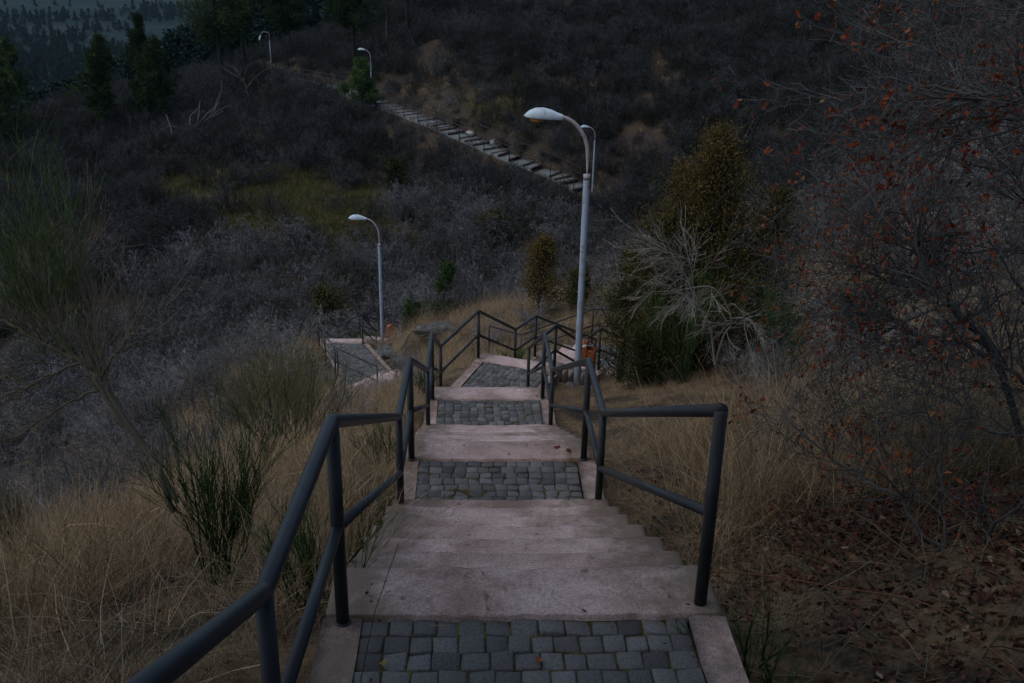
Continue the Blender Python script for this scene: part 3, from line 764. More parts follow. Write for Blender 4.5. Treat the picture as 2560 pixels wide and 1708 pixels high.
street_lamp("small distant street lamp beside the top of the far stairs and a young pine", -12.64, 88.2, H(-12.64, 88.2) - .05, 1.0, R_(4), sides=8)
street_lamp("thin distant street lamp just behind the tall near lamp post", 5.6, 71.1, -17.1, 1.0, R_(5), sides=8)
street_lamp("broken distant street lamp with its head dangling, beside the tall pines", -27.3, 113.5, -14.9, 1.0, R_(0), hang=True, sides=8)

# ------------------------------------------------------------------ litter bins
def litter_bin(label, x, y, z, rz, s=1.0):
    root = tag(empty("litter_bin", (x, y, z), rz, s), label, "litter bin", "orange metal litter bins by the lamp posts")
    def part(name, boxes):
        g = Geo()
        for c, d in boxes: g.box(c, d)
        o = g.obj(name, M["orange"], root)
        bv = o.modifiers.new("bevel", 'BEVEL'); bv.width = 0.004; bv.segments = 2
        return o
    part("back_panel", [((-0.13, 0, 0.36), (0.03, 0.26, 0.46)), ((-0.03, -0.128, 0.36), (0.17, 0.012, 0.44))])
    g = Geo()   # sloping hood folded over the panel
    v = [(-0.16, -.14, .60), (-0.16, .14, .60), (0.06, .14, .685), (0.06, -.14, .685), (-0.16, -.14, .585), (-0.16, .14, .585), (0.06, .14, .67), (0.06, -.14, .67)]
    g.add(v, [[0, 3, 2, 1], [4, 5, 6, 7], [0, 1, 5, 4], [1, 2, 6, 5], [2, 3, 7, 6], [3, 0, 4, 7]])
    g.box((0.052, 0, 0.635), (0.012, 0.272, 0.07)); g.obj("hood", M["orange"], root)
    t = 0.012
    part("bucket", [((0.12, -0.11, 0.33), (0.2, t, 0.38)), ((0.12, 0.11, 0.33), (0.2, t, 0.38)), ((0.026, 0, 0.33), (t, 0.208, 0.38)), ((0.214, 0, 0.33), (t, 0.208, 0.38)), ((0.12, 0, 0.146), (0.17, 0.2, t))])
    g = Geo(); g.box((0.12, 0, 0.528), (0.22, 0.24, 0.014)); 
    for sx in (-0.11, 0.22):
        gg = Geo(); tubes(gg, np.array([(sx, 0, -0.15), (sx, 0, 0.16 if sx > 0 else 0.15)]), 0.02, 8, caps=True); gg.obj("leg", M["orange"], root)
    return root
litter_bin("rusty orange litter bin right behind the tall near lamp post", 1.38, 17.3, -7.62, R_(-15), .9)
litter_bin("small orange litter bin by the lamp post of the lower landing", -4.28, 32.5, -13.2, R_(20), .72)

# ================================================================== plants
def spline(pts, per=5):
    p = np.array(pts, float); q = np.vstack([2 * p[0] - p[1], p, 2 * p[-1] - p[-2]]); out = []
    for i in range(1, len(q) - 2):
        for t in np.linspace(0, 1, per, endpoint=False):
            a, b, c, d = q[i - 1], q[i], q[i + 1], q[i + 2]
            out.append(0.5 * (2 * b + (c - a) * t + (2 * a - 5 * b + 4 * c - d) * t * t + (3 * b - a - 3 * c + d) * t ** 3))
    out.append(p[-1]); return np.array(out)

def grow(rng, S, D, L, m, wig=0.25, lift=0.0):
    """polylines from starts S along D; wig bends them, lift pulls the tips up (or down)"""
    n = len(S); P = np.zeros((n, m, 3)); P[:, 0] = S; d = norm(D); st = (np.asarray(L) / (m - 1))[:, None] if np.ndim(L) else np.full((n, 1), L / (m - 1))
    for i in range(1, m):
        d = norm(d + rng.normal(0, wig, (n, 3)) + np.array([0, 0, lift]))
        P[:, i] = P[:, i - 1] + d * st
    return P

def sprout(rng, P, Rr, k, t0=0.2, t1=1.0, ang=0.7, lf=0.5, taper=0.5):
    """k side shoots on each polyline: starts, directions, lengths, radii, parent index"""
    n, m, _ = P.shape
    t = rng.uniform(t0, t1, (n, k)) * (m - 1); i = np.minimum(t.astype(int), m - 2); f = (t - i)[..., None]
    r = np.arange(n)[:, None]
    S = P[r, i] * (1 - f) + P[r, i + 1] * f
    T = norm(P[r, i + 1] - P[r, i])
    q = norm(np.cross(T, rng.normal(size=T.shape)))
    a = ang * rng.uniform(0.6, 1.3, (n, k))[..., None]
    D = T * np.cos(a) + q * np.sin(a)
    Lp = np.linalg.norm(np.diff(P, axis=1), axis=2).sum(1)
    L = Lp[:, None] * lf * rng.uniform(0.55, 1.25, (n, k)) * (1 - taper * (t / (m - 1)))
    Rp = Rr[r, i] * (1 - f[..., 0]) + Rr[r, i + 1] * f[..., 0]
    return S.reshape(-1, 3), D.reshape(-1, 3), L.ravel(), Rp.ravel(), np.repeat(np.arange(n), k)

def cone_dirs(rng, n, amin, amax, bias=(0, 0)):
    az = rng.uniform(0, 2 * math.pi, n); a = rng.uniform(amin, amax, n)
    return norm(np.c_[np.sin(a) * np.cos(az) + bias[0], np.sin(a) * np.sin(az) + bias[1], np.cos(a)])

def taper(r, m, end=0.35):
    return np.asarray(r)[:, None] * np.linspace(1, end, m)[None, :]

def bare_bush(seed, h=2.0, stems=9, spread=0.85, k=(6, 5, 3), r=0.016, fine=0.0025, wig=0.2, k0=4, base=0.25, lift=0.03, tint=0.5, m0=7):
    rng = np.random.default_rng(seed); g = Geo()
    S = np.c_[rng.normal(0, base * .5, (stems, 2)), np.full(stems, -0.08)]
    P = grow(rng, S, cone_dirs(rng, stems, 0.1, spread), h * rng.uniform(0.6, 0.95, stems), m0, wig * .6, lift)
    R0 = taper(r * rng.uniform(.6, 1.2, stems), m0, .35); tubes(g, P, R0, k0, tint - .3)
    for lv, kk in enumerate(k):
        S, D, L, Rp, _ = sprout(rng, P, R0, kk, 0.22 if lv == 0 else 0.1, 1.0, 0.65 + .08 * lv, [0.55, 0.5, 0.5][lv])
        m = [5, 4, 3][lv]
        P = grow(rng, S, D, L, m, wig, lift)
        rr = np.maximum(Rp * 0.6, fine); R0 = np.maximum(taper(rr, m, .5), fine * .7)
        tubes(g, P, R0, 3 if lv == 0 else 1, np.clip(rng.normal(tint - .22 + .16 * lv, .16, len(P)), 0, 1), rng=rng)
    return g

def leaf_quads(g, rng, C0, D, L, W, tint, fold=0.25, lobed=False):
    """leaves folded on the midrib: pointed ovals, or with shoulders when seen close"""
    n = len(C0); D = norm(D); q = norm(np.cross(D, rng.normal(size=D.shape))); up = np.cross(q, D)
    L = np.broadcast_to(L, n)[:, None]; W = np.broadcast_to(W, n)[:, None]
    curl = rng.uniform(-.4, .4, (n, 1))
    def pt(t, w): return C0 + D * L * t + q * W * w + up * (W * abs(w) * fold * 2 + L * curl * t * t)
    t = np.broadcast_to(tint, n)
    if not lobed:
        v = np.stack([pt(0, 0), pt(.5, .5), pt(1, 0), pt(.5, -.5)], 1); i = np.arange(n)[:, None] * 4
        g.add(v.reshape(-1, 3), np.concatenate([i + [[0, 1, 2]], i + [[0, 2, 3]]]), np.repeat(t, 4)); return
    v = np.stack([pt(0, 0), pt(.5, 0), pt(1, 0), pt(.22, .38), pt(.38, .28), pt(.62, .55), pt(.85, .28), pt(.22, -.38), pt(.40, -.30), pt(.66, -.5), pt(.85, -.25)], 1)
    i = np.arange(n)[:, None] * 11
    f = np.concatenate([i + [[0, 3, 4, 1]], i + [[1, 4, 5, 6]], i + [[0, 1, 8, 7]], i + [[1, 10, 9, 8]]]); f2 = np.concatenate([i + [[1, 6, 2]], i + [[1, 2, 10]]])
    n0 = g.n; g.add(v.reshape(-1, 3), f, np.repeat(t, 11)); g.add(np.zeros((0, 3)), f2 + n0 - g.n, np.zeros(0))

def broom(seed, h=1.2, stems=10, k=(8, 7), spread=0.55, r=0.008, fine=0.0022, lean=(0, 0), lift=0.06, tint=.5):
    """upright switchy green shrub"""
    rng = np.random.default_rng(seed); g = Geo()
    S = np.c_[rng.normal(0, .06, (stems, 2)), np.full(stems, -0.05)]
    P = grow(rng, S, cone_dirs(rng, stems, 0.05, spread, lean), h * rng.uniform(.5, .8, stems), 6, .12, lift)
    R0 = taper(np.full(stems, r), 6, .5); tubes(g, P, R0, 4, .2)
    for lv, kk in enumerate(k):
        S, D, L, Rp, _ = sprout(rng, P, R0, kk, .25, 1.0, .35, .65, .3)
        m = 5; P = grow(rng, S, D, L, m, .09, .10); R0 = np.maximum(taper(Rp * .6, m, .4), fine * .8)
        tubes(g, P, R0, 3 if lv == 0 else 1, np.clip(rng.normal(tint + .1 * lv, .16, len(P)), 0, 1), rng=rng)
    return g

def grass_tuft(seed, n=45, h=.5, r=.18, lean=0.6, wid=.0028, heads=0.15, dirn=(0, 0)):
    rng = np.random.default_rng(seed); g = Geo()
    S = np.c_[rng.normal(0, r * .5, (n, 2)), np.full(n, -.04)]
    L = h * rng.uniform(.35, 1.1, n)
    P = grow(rng, S, cone_dirs(rng, n, .03, lean, dirn), L, 6, .10, -.10)
    tubes(g, P, np.maximum(taper(np.full(n, wid), 6, .25), .0006), 1, np.clip(rng.normal(.5, .2, n), 0, 1), rng=rng)
    k = int(n * heads)
    if k:    # narrow seed heads on some of the stalks
        q = P[:k, -2:]; q = np.stack([q[:, 0], q[:, 0] * .6 + q[:, 1] * .4, q[:, 1]], 1)
        tubes(g, q, np.tile([wid * .4, wid * 1.0, wid * .3], (k, 1)), 3, .7)
    return g

def clump_tree(seed, h, trunk_r, crown, n_cl, cl_size, leaf, per, up=0.6, mat_t=(.15, .9), whorl=False, lobes=None, bare=0.1, droop=0.0):
    """trunk and limb geometry plus a crown of small leaf clumps; crown(t) gives half width at height t"""
    rng = np.random.default_rng(seed); tr = Geo(); fo = Geo()
    P = grow(rng, np.array([[0, 0, -.3]]), np.array([[0, 0, 1.]]), np.array([h * .97]), 12, .05, .15)
    Rt = taper(np.array([trunk_r]), 12, .12); tubes(tr, P, Rt, 8, .4)
    nl = int(n_cl / 7)
    t = bare + (1 - bare) * rng.uniform(0, 1, nl) ** .9
    i = np.clip(t * 11, 0, 10.99); j = i.astype(int); base = P[0, j] + (P[0, j + 1] - P[0, j]) * (i - j)[:, None]
    az = rng.uniform(0, 2 * math.pi, nl)
    W = crown(t) * rng.uniform(.5, 1.15, nl) * (.3 + 1.35 * vnoise(az * 1.3 + 7, t * 6 + 3, seed))
    if whorl: base[:, 2] = np.round(base[:, 2] / (h * .055)) * h * .055 + rng.normal(0, .08, nl)
    D = norm(np.c_[np.cos(az), np.sin(az), np.full(nl, up) - droop])
    B = grow(rng, base, D, W, 5, .14, .06)
    tubes(tr, B, np.maximum(taper(np.full(nl, trunk_r * .16), 5, .3), .004), 3, .5)
    S, D2, L, Rp, par = sprout(rng, B, taper(np.full(nl, trunk_r * .2), 5, .3), 7, .25, 1.0, .8, .32, .2)
    q = grow(rng, S, D2, L, 3, .15, .12)
    tubes(tr, q, np.full(q.shape[:2], .004), 1, .5, rng=rng)
    C0 = q[:, -1]; n = len(C0)
    rad = cl_size * rng.uniform(.5, 1.25, n)
    pt = np.repeat(C0, per, 0) + rng.normal(size=(n * per, 3)) * np.repeat(rad, per)[:, None] * .5
    dd = norm(np.repeat(norm(C0 - np.c_[np.zeros((n, 2)), C0[:, 2] - .3 * h * 0]), per, 0) * .5 + rng.normal(size=(n * per, 3)) * .7 + np.array([0, 0, up]))
    ct = np.repeat(np.clip(rng.normal(.5, .2, n), *mat_t), per)
    leaf_quads(fo, rng, pt, dd, leaf[0] * rng.uniform(.6, 1.3, n * per), leaf[1], np.clip(ct + rng.normal(0, .1, n * per), 0, 1))
    return tr, fo

# a collection that is not linked to the scene holds the sources of the scattered ground cover
def make_library(name, geos, mat):
    col = bpy.data.collections.new(name)
    for i, g in enumerate(geos):
        o = bpy.data.objects.new(f"{name}_{chr(97 + i)}", g.mesh(name, mat)); col.objects.link(o)
    return col

def scatter(name, col, pts, scl, rot=None, tilt=0.15, seed=0, label=None, category=None):
    rng = np.random.default_rng(seed); n = len(pts); nv = len(col.objects)
    me = bpy.data.meshes.new(name); me.vertices.add(n); me.vertices.foreach_set("co", np.asarray(pts, np.float32).ravel())
    r = np.c_[rng.normal(0, tilt, (n, 2)), rng.uniform(0, 2 * math.pi, n)] if rot is None else rot
    me.attributes.new("rot", 'FLOAT_VECTOR', 'POINT').data.foreach_set("vector", np.asarray(r, np.float32).ravel())
    me.attributes.new("scl", 'FLOAT', 'POINT').data.foreach_set("value", np.asarray(scl, np.float32))
    me.attributes.new("pick", 'INT', 'POINT').data.foreach_set("value", rng.integers(0, nv, n).astype(np.int32))
    o = bpy.data.objects.new(name, me); C.objects.link(o)
    ng = bpy.data.node_groups.new(name + "_nodes", 'GeometryNodeTree')
    ng.interface.new_socket(name="Geometry", in_out='INPUT', socket_type='NodeSocketGeometry')
    ng.interface.new_socket(name="Geometry", in_out='OUTPUT', socket_type='NodeSocketGeometry')
    N = ng.nodes; L = ng.links
    gi = N.new("NodeGroupInput"); go = N.new("NodeGroupOutput")
    ci = N.new("GeometryNodeCollectionInfo"); ci.inputs["Collection"].default_value = col
    ci.inputs["Separate Children"].default_value = True; ci.inputs["Reset Children"].default_value = True
    ip = N.new("GeometryNodeInstanceOnPoints"); ip.inputs["Pick Instance"].default_value = True
    def at(nm, ty):
        a = N.new("GeometryNodeInputNamedAttribute"); a.data_type = ty; a.inputs["Name"].default_value = nm; return a.outputs["Attribute"]
    L.new(gi.outputs[0], ip.inputs["Points"]); L.new(ci.outputs[0], ip.inputs["Instance"])
    L.new(at("pick", 'INT'), ip.inputs["Instance Index"]); L.new(at("scl", 'FLOAT'), ip.inputs["Scale"])
    er = N.new("FunctionNodeEulerToRotation"); L.new(at("rot", 'FLOAT_VECTOR'), er.inputs[0]); L.new(er.outputs[0], ip.inputs["Rotation"])
    L.new(ip.outputs[0], go.inputs[0])
    md = o.modifiers.new("scatter", 'NODES'); md.node_group = ng
    return tag(o, label, category, kind="stuff")

def pick_points(rng, n, xr, yr, dens, clear=0.95, farclear=1.15):
    """random ground points inside a box, thinned by a density function and kept off the paths"""
    x = rng.uniform(*xr, n); y = rng.uniform(*yr, n)
    keep = rng.random(n) < dens(x, y)
    x, y = x[keep], y[keep]
    d, _ = path_query(x, y, PATH); d2, _ = path_query(x, y, FAR)
    k = (d > clear) & (d2 > farclear)
    # the landings are wider than the centre line
    k &= ~((x > -6.4) & (x < -3.2) & (y > 26) & (y < 30.2) & (clear > 0.5))
    x, y = x[k], y[k]
    return np.c_[x, y, height(x, y)]

rg = np.random.default_rng(77)
def in_view(p, m=1.15):
    """only points the photo could see or nearly so"""
    Mx = np.array(cam.matrix_world)[:3, :3]; c = p @ Mx
    z = -c[:, 2]; return (z > 0.3) & (np.abs(c[:, 0]) < z * (0.514 * m) + 1.2) & (c[:, 1] < z * .343 * m + 3) & (c[:, 1] > -z * .343 * m - 1.5)

# ---- dry grass
tufts = make_library("dry_tuft", [grass_tuft(i, 64, [.45, .6, .38, .75, .55, .34][i], .26, [.8, .6, 1.2, .5, 1.0, 1.4][i], .0019, .12) for i in range(6)], M["grass"])
def dens_near(x, y):
    left = (x < 0)
    d = np.where(left, 1.0, 0.22 + 0.10 * (y > 6) + .4 * (y > 9)) * np.clip(1.9 * vnoise(x / .7, y / .7, 21) - .38, .04, 1)
    d = np.where((x > 1.6) & (y < 6.0), d * .22, d)
    return d * np.clip(2.4 / np.maximum(np.hypot(x, y) * .25, 1), .12, 1)
p = pick_points(rg, 21000, (-8, 7), (1.2, 24), dens_near, .93); p = p[in_view(p)]
sc_ = np.where(p[:, 0] < 0, 1.0, .6) * rg.uniform(.45, 1.1, len(p)) * (.45 + 1.1 * vnoise(p[:, 0] / .55 + 3, p[:, 1] / .55, 23)); sc_ = sc_ * np.where((p[:, 1] > 10) & (p[:, 0] > -5), .6, 1)
scatter("dry_grass", tufts, p, sc_, tilt=.38, seed=3, label="tangled straw coloured dry grass covering the banks beside the near stairs", category="grass")
p = pick_points(rg, 14000, (-16, 14), (18, 40), lambda x, y: .18 + .5 * (vnoise(x / 3, y / 3, 22) > .5) + .4 * np.exp(-((x + 7) ** 2 + (y - 29) ** 2) / 9), 1.0); p = p[in_view(p)]
scatter("dry_grass", tufts, p, rg.uniform(.6, 1.3, len(p)), tilt=.2, seed=4, label="pale dry grass round the lower landing and on the rocky knoll", category="grass")
p = pick_points(rg, 420, (1.5, 3.6), (5.6, 8.6), lambda x, y: .25 + .9 * (vnoise(x / .5, y / .5, 71) > .5), .95)
scatter("dry_grass", tufts, p, rg.uniform(.8, 1.5, len(p)), tilt=.12, seed=13, label="upright pale straw grass behind the right railing below the red leaves", category="grass")
# ---- mossy and strawy cover on the hill across the valley
cover = make_library("low_cover", [grass_tuft(20 + i, 40, .35, .5, 1.0, .012, 0) for i in range(3)], M["moss_tuft"])
p = pick_points(rg, 80000, (-42, 12), (52, 98), lambda x, y: moss_mask(x, y) * (.25 + vnoise(x / 2, y / 2, 5)), 1, 1.3)
p = np.concatenate([p, pick_points(rg, 900, (-8, -5), (24, 31), lambda x, y: moss_mask(x, y), 1)])
scatter("mossy_cover", cover, p, rg.uniform(.7, 1.5, len(p)), seed=6, label="yellow green mossy ground cover on the open hillside", category="ground cover")
strawy = make_library("straw_cover", [grass_tuft(30 + i, 40, .45, .5, .9, .012, 0) for i in range(3)], M["grass"])
p = pick_points(rg, 30000, (-45, 20), (50, 112), lambda x, y: .03 + .35 * (vnoise(x / 7, y / 5, 8) > .68) * (x < -5) + 1.0 * np.exp(-((x + 27) / 5) ** 2 - ((y - 84) / 5) ** 2), 1, 1.3)
scatter("straw_cover", strawy, p, rg.uniform(.6, 1.3, len(p)), seed=7, label="faded straw grass in patches on the far hillside", category="grass")

# ---- leaf litter and fallen twigs on the right bank
def litter():
    rng = np.random.default_rng(9)
    p = pick_points(rng, 62000, (.95, 6.5), (1.6, 9.5), lambda x, y: smoothstep(9.5, 5, y) * smoothstep(.8, 1.9, x) * (.25 + vnoise(x / .5, y / .5, 12)), .95); p = p[in_view(p)]
    q = pick_points(rng, 2500, (-4, -.9), (2, 8), lambda x, y: .25 + 0 * x, .95)
    p = np.concatenate([p, q]); n = len(p); g = Geo(); p[:, 2] += rng.uniform(.004, .03, n)
    d = np.c_[rng.normal(size=(n, 2)), rng.normal(0, .3, n)]
    leaf_quads(g, rng, p, d, rng.uniform(.02, .055, n), rng.uniform(.016, .036, n), np.clip(rng.beta(2, 3, n), 0, 1), .3, True)
    return tag(g.obj("leaf_litter", M["litter"]), "brown and rust red fallen leaves covering the right bank", "fallen leaves", kind="stuff")
litter()
def step_debris():
    rng = np.random.default_rng(19); pts = []
    for (a, b) in ((P_[2], P_[3]), (P_[4], P_[5]), (P_[6], P_[7])):
        u, n, L = frame(a, b)
        for _ in range(46):
            s_ = rng.choice([-1, 1]) * (.66 - abs(rng.normal(0, .06)) if rng.random() < .8 else rng.uniform(0, .6)); t_ = rng.uniform(-.0, 1.25) * L
            q = np.array(a[:2]) + u * t_ + n * s_; pts.append((*q, a[2] + .012 + (.02 if t_ > L else 0)))
    p = np.array(pts); g = Geo(); n = len(p); d = np.c_[rng.normal(size=(n, 2)), rng.normal(0, .15, n)]
    leaf_quads(g, rng, p, d, rng.uniform(.008, .03, n), rng.uniform(.006, .018, n), np.clip(rng.beta(2, 2, n), 0, 1), .25, True)
    return tag(g.obj("leaf_debris", M["litter"]), "crumbs of dry leaves gathered along the kerbs of the landings", "fallen leaves", kind="stuff")
step_debris()
def twig_litter():
    rng = np.random.default_rng(10); p = pick_points(rng, 2600, (.9, 6.5), (1.8, 10), lambda x, y: .8 + 0 * x, .95); p = p[in_view(p)]
    n = len(p); p[:, 2] += .012; g = Geo()
    a = rng.uniform(0, math.pi, n); P = grow(rng, p, np.c_[np.cos(a), np.sin(a), rng.normal(.05, .14, n)], rng.uniform(.1, .6, n), 5, .16, 0)
    zg = height(P[..., 0].ravel(), P[..., 1].ravel()).reshape(P.shape[:2]); P[..., 2] = np.maximum(P[..., 2], zg + .008)
    tubes(g, P, rng.uniform(.0012, .004, n)[:, None] * np.ones((1, 5)), 3, np.clip(rng.normal(.5, .2, n), 0, 1))
    return tag(g.obj("fallen_twigs", M["olive_bark"]), "fine fallen twigs strewn over the leaf litter", "twigs", kind="stuff")
twig_litter()

# ---- the thicket of bare shrubs over valley and far hillside
lib = [bare_bush(100 + i, 2.0, 11, .95, (7, 5, 3), .018, .0062, .22, 3, .5) for i in range(7)]
far_lib = make_library("bare_shrub_source", lib, M["twig_far"])
def dens_far(x, y):
    v = (.30 + .3 * (x > -6) + .9 * vnoise(x / 6, y / 6, 33)) * (.5 + .5 * (vnoise(x / 3.4, y / 3.4, 34) > .42))
    v = v * (1 - .93 * np.clip(moss_mask(x, y) * 1.2, 0, 1)) * (1 - .8 * np.exp(-((x + 27) / 4) ** 2 - ((y - 84) / 4) ** 2))
    dp, _ = path_query(x, y, FAR)
    xp = (x - np.interp(y, [f[1] for f in FAR], [f[0] for f in FAR]))
    front = (xp < 0) & (dp < 3.0); return np.where(front, v * smoothstep(.6, 3.0, dp), v)
p = pick_points(rg, 27000, (-62, 56), (33, 126), dens_far, 2.0, 1.35); p = p[in_view(p, 1.2)]
d = np.hypot(p[:, 0], p[:, 1]); sc_ = rg.uniform(.45, 1.05, len(p)) * (0.8 + .4 * vnoise(p[:, 0] / 8, p[:, 1] / 8, 40))
dfar, _ = path_query(p[:, 0], p[:, 1], FAR); sc_ = np.where(dfar < 4, sc_ * (.38 + .13 * dfar), sc_) * np.where(dfar < 60, 1.25, 1)
p[:, 2] -= .1
dark = vnoise(p[:, 0] / 7, p[:, 1] / 7, 91) * .5 + smoothstep(50, 78, p[:, 1]) * .55 + smoothstep(6, 22, np.abs(p[:, 0] + 4)) * .35 > .62  # darker uphill shrubs; falloff towards the frame edges is put into their colour too
dimmed_lib = make_library("dimmed_shrub_source", lib, M["twig_dimmed"])
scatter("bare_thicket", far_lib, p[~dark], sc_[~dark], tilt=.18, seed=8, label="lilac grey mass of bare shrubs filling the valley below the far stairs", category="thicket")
scatter("dimmed_thicket", dimmed_lib, p[dark], sc_[dark], tilt=.18, seed=18, label="dark mass of bare shrubs over the upper far hillside, colour dimmed further towards the frame edges", category="thicket")
def dens_mid(x, y):
    l = (x < -6.5 - .0 * y) * smoothstep(8, 16, y + (-x) * .6) ; r = (x > 3.2) * smoothstep(6, 11, y + .5 * (x - 3))
    bk = (y > 30.5) * 1.0
    return np.clip(l + r + bk, 0, 1) * (.15 + .85 * (vnoise(x / 2.6, y / 2.6, 44) > .45)) * .6
p = pick_points(rg, 1700, (-22, 20), (7, 36), dens_mid, 2.3); p = p[in_view(p, 1.25)]
near_lib = make_library("grey_bush_source", [bare_bush(130 + i, 1.7, 13, 1.0, (9, 7, 4), .013, .0026, .24, 3, .4) for i in range(5)], M["twig"])
sight = np.clip((np.hypot(p[:, 0] + .5, p[:, 1] - 8) - 4) / 14, .32, 1)
scatter("bare_thicket", near_lib, p, rg.uniform(.7, 1.5, len(p)) * sight, tilt=.18, seed=9, label="dense grey bare brush on the slopes on both sides of the stairs", category="thicket")
print("thicket points", len(p))
# ---- distant conifer woods on the plain
def small_conifer(seed):
    tr, fo = clump_tree(seed, 10, .15, lambda t: 2.2 * (1.05 - t) + .2, 260, .5, (.7, .35), 5, up=.1, bare=.08)
    n0 = fo.n; g = Geo(); 
    for v, f, t in zip(fo.v, fo.f, fo.t): g.add(v, f - 0, t)
    return g
con = make_library("woods_source", [small_conifer(300 + i) for i in range(3)], M["pine_far"])
p = []
rgw = np.random.default_rng(5)
y = 130 + 800 * rgw.random(9500) ** 1.6; x = -y * rgw.uniform(.06, .62, len(y)) - 6
keep = (vnoise(x / 60, y / 45, 61) > .22 + .35 * smoothstep(420, 800, y)) & (rgw.random(len(y)) < .75)
x, y = x[keep], y[keep]
scatter("distant_woods", con, np.c_[x, y, height(x, y)], rgw.uniform(.45, .95, len(x)), tilt=.04, seed=12, label="dark conifer woods far away on the plain", category="woods")

# ---- things: single plants
def plant(name, label, cat, x, y, parts, z=None, rz=0., s=1., group=None):
    """parts: list of (name, Geo or mesh object data, material)"""
    root = tag(empty(name, (x, y, H(x, y) if z is None else z), rz, s), label, cat, group)
    for nm, g, mt in parts:
        if isinstance(g, Geo): g.obj(nm, mt, root)
        else:
            o = bpy.data.objects.new(nm, g); C.objects.link(o); o.parent = root
    return root
def single(name, label, cat, x, y, g, mt, z=None, rz=0., s=1., group=None):
    o = g.obj(name, mt) if isinstance(g, Geo) else bpy.data.objects.new(name, g)
    if not isinstance(g, Geo): C.objects.link(o)
    o.location = (x, y, H(x, y) if z is None else z); o.rotation_euler = (0, 0, rz); o.scale = (s,) * 3
    return tag(o, label, cat, group)

# leaning half bare broom tree on the left bank
def left_broom():
    rng = np.random.default_rng(41); B = (-1.93, 4.95, -3.05)
    L = {'a': [(-1.92, 4.9, -3.1), (-1.99, 4.95, -2.86), (-2.08, 5.0, -2.75), (-2.27, 5.05, -2.48), (-2.35, 5.1, -2.33), (-2.43, 5.15, -2.28), (-2.64, 5.2, -2.19), (-2.8, 5.25, -2.12), (-2.95, 5.3, -2.09)],
         'b': [(-1.93, 5.0, -3.1), (-2.08, 5.07, -2.81), (-2.28, 5.14, -2.46), (-2.37, 5.21, -2.31), (-2.4, 5.29, -2.26), (-2.43, 5.36, -2.18), (-2.46, 5.43, -2.03), (-2.53, 5.5, -1.76)],
         'c': [(-2.64, 5.2, -2.19), (-2.65, 5.25, -2.11), (-2.69, 5.3, -1.95), (-2.73, 5.35, -1.84), (-2.75, 5.4, -1.55)],
         'd': [(-2.55, 5.2, -2.24), (-2.58, 5.28, -2.21), (-2.6, 5.35, -2.06), (-2.57, 5.42, -1.95), (-2.48, 5.5, -1.72)],
         'e': [(-2.33, 5.15, -2.38), (-2.26, 5.11, -2.27), (-2.19, 5.08, -2.19), (-2.1, 5.04, -2.08), (-2.03, 5.0, -1.99)],
         'f': [(-2.43, 5.15, -2.28), (-2.62, 5.0, -2.33), (-2.85, 4.9, -2.42), (-3.1, 4.85, -2.46)],
         'g': [(-2.3, 5.1, -2.4), (-2.5, 4.95, -2.48), (-2.75, 4.85, -2.62), (-2.95, 4.8, -2.66)]}
    rad = {'a': (.019, .008), 'b': (.015, .005), 'c': (.009, .003), 'd': (.009, .003), 'e': (.009, .003), 'f': (.009, .003), 'g': (.008, .002)}
    br = Geo(); tw = Geo(); gr = Geo()
    for key, pts in L.items():
        P = spline(pts, 5) - np.array(B); P[1:-1] += rng.normal(0, .007, P[1:-1].shape); r0, r1 = rad[key]; Rr = np.linspace(r0, r1, len(P))[None]
        tubes(br, P, Rr, 8, .55)
        n1 = int({'a': 70, 'b': 60, 'c': 46, 'd': 40, 'e': 18, 'f': 40, 'g': 34}[key])
        S, D, Ln, Rp, _ = sprout(rng, P[None], Rr, n1, .3 if key in 'ab' else .1, 1.0, .8, 1.0, .2)
        if key in 'fg': D = D * [1, 1, .7] + [-.35, -.1, -.1]; Ln = np.full(n1, .4) * rng.uniform(.4, 1.2, n1); lift = .0
        else: D = D + [-.05, .05, .55]; Ln = rng.uniform(.25, .62, n1); lift = .10
        Q = grow(rng, S, D, Ln, 7, .15, lift); RQ = np.maximum(taper(np.minimum(Rp * .4, .0036), 7, .3), .0010)
        tubes(tw, Q, RQ, 3, np.clip(rng.normal(.55, .15, len(Q)), 0, 1))
        S, D, Ln, Rp, _ = sprout(rng, Q, RQ, 5, .15, 1.0, .5, .55, .2)
        Q2 = grow(rng, S, D, Ln, 5, .13, lift); R2 = np.maximum(taper(Rp * .6, 5, .5), .001)
        top = (Q2[:, -1, 2] > .80) & (rng.random(len(Q2)) < .5) & (Q2[:, -1, 0] < -.55)
        tubes(tw, Q2[~top], R2[~top], 1, np.clip(rng.normal(.55, .15, (~top).sum()), 0, 1), rng=rng)
        if top.any():
            tubes(gr, Q2[top], R2[top] * 1.2, 1, np.clip(rng.normal(.5, .15, top.sum()), 0, 1), rng=rng)
            S, D, Ln, Rp, _ = sprout(rng, Q2[top], R2[top], 4, .2, 1.0, .35, .7, .1)
            Q3 = grow(rng, S, D, Ln, 4, .1, .12); tubes(gr, Q3, np.full(Q3.shape[:2], .0013), 1, np.clip(rng.normal(.55, .18, len(Q3)), 0, 1), rng=rng)
    plant("broom_tree", "large leaning half bare broom shrub with olive grey limbs on the left bank", "shrub", B[0], B[1],
          [("limbs", br, M["olive_bark"]), ("twigs", tw, M["olive_bark"]), ("green_shoots", gr, M["broom"])], z=B[2])
left_broom()
GB = "green broom bushes along the stairs"
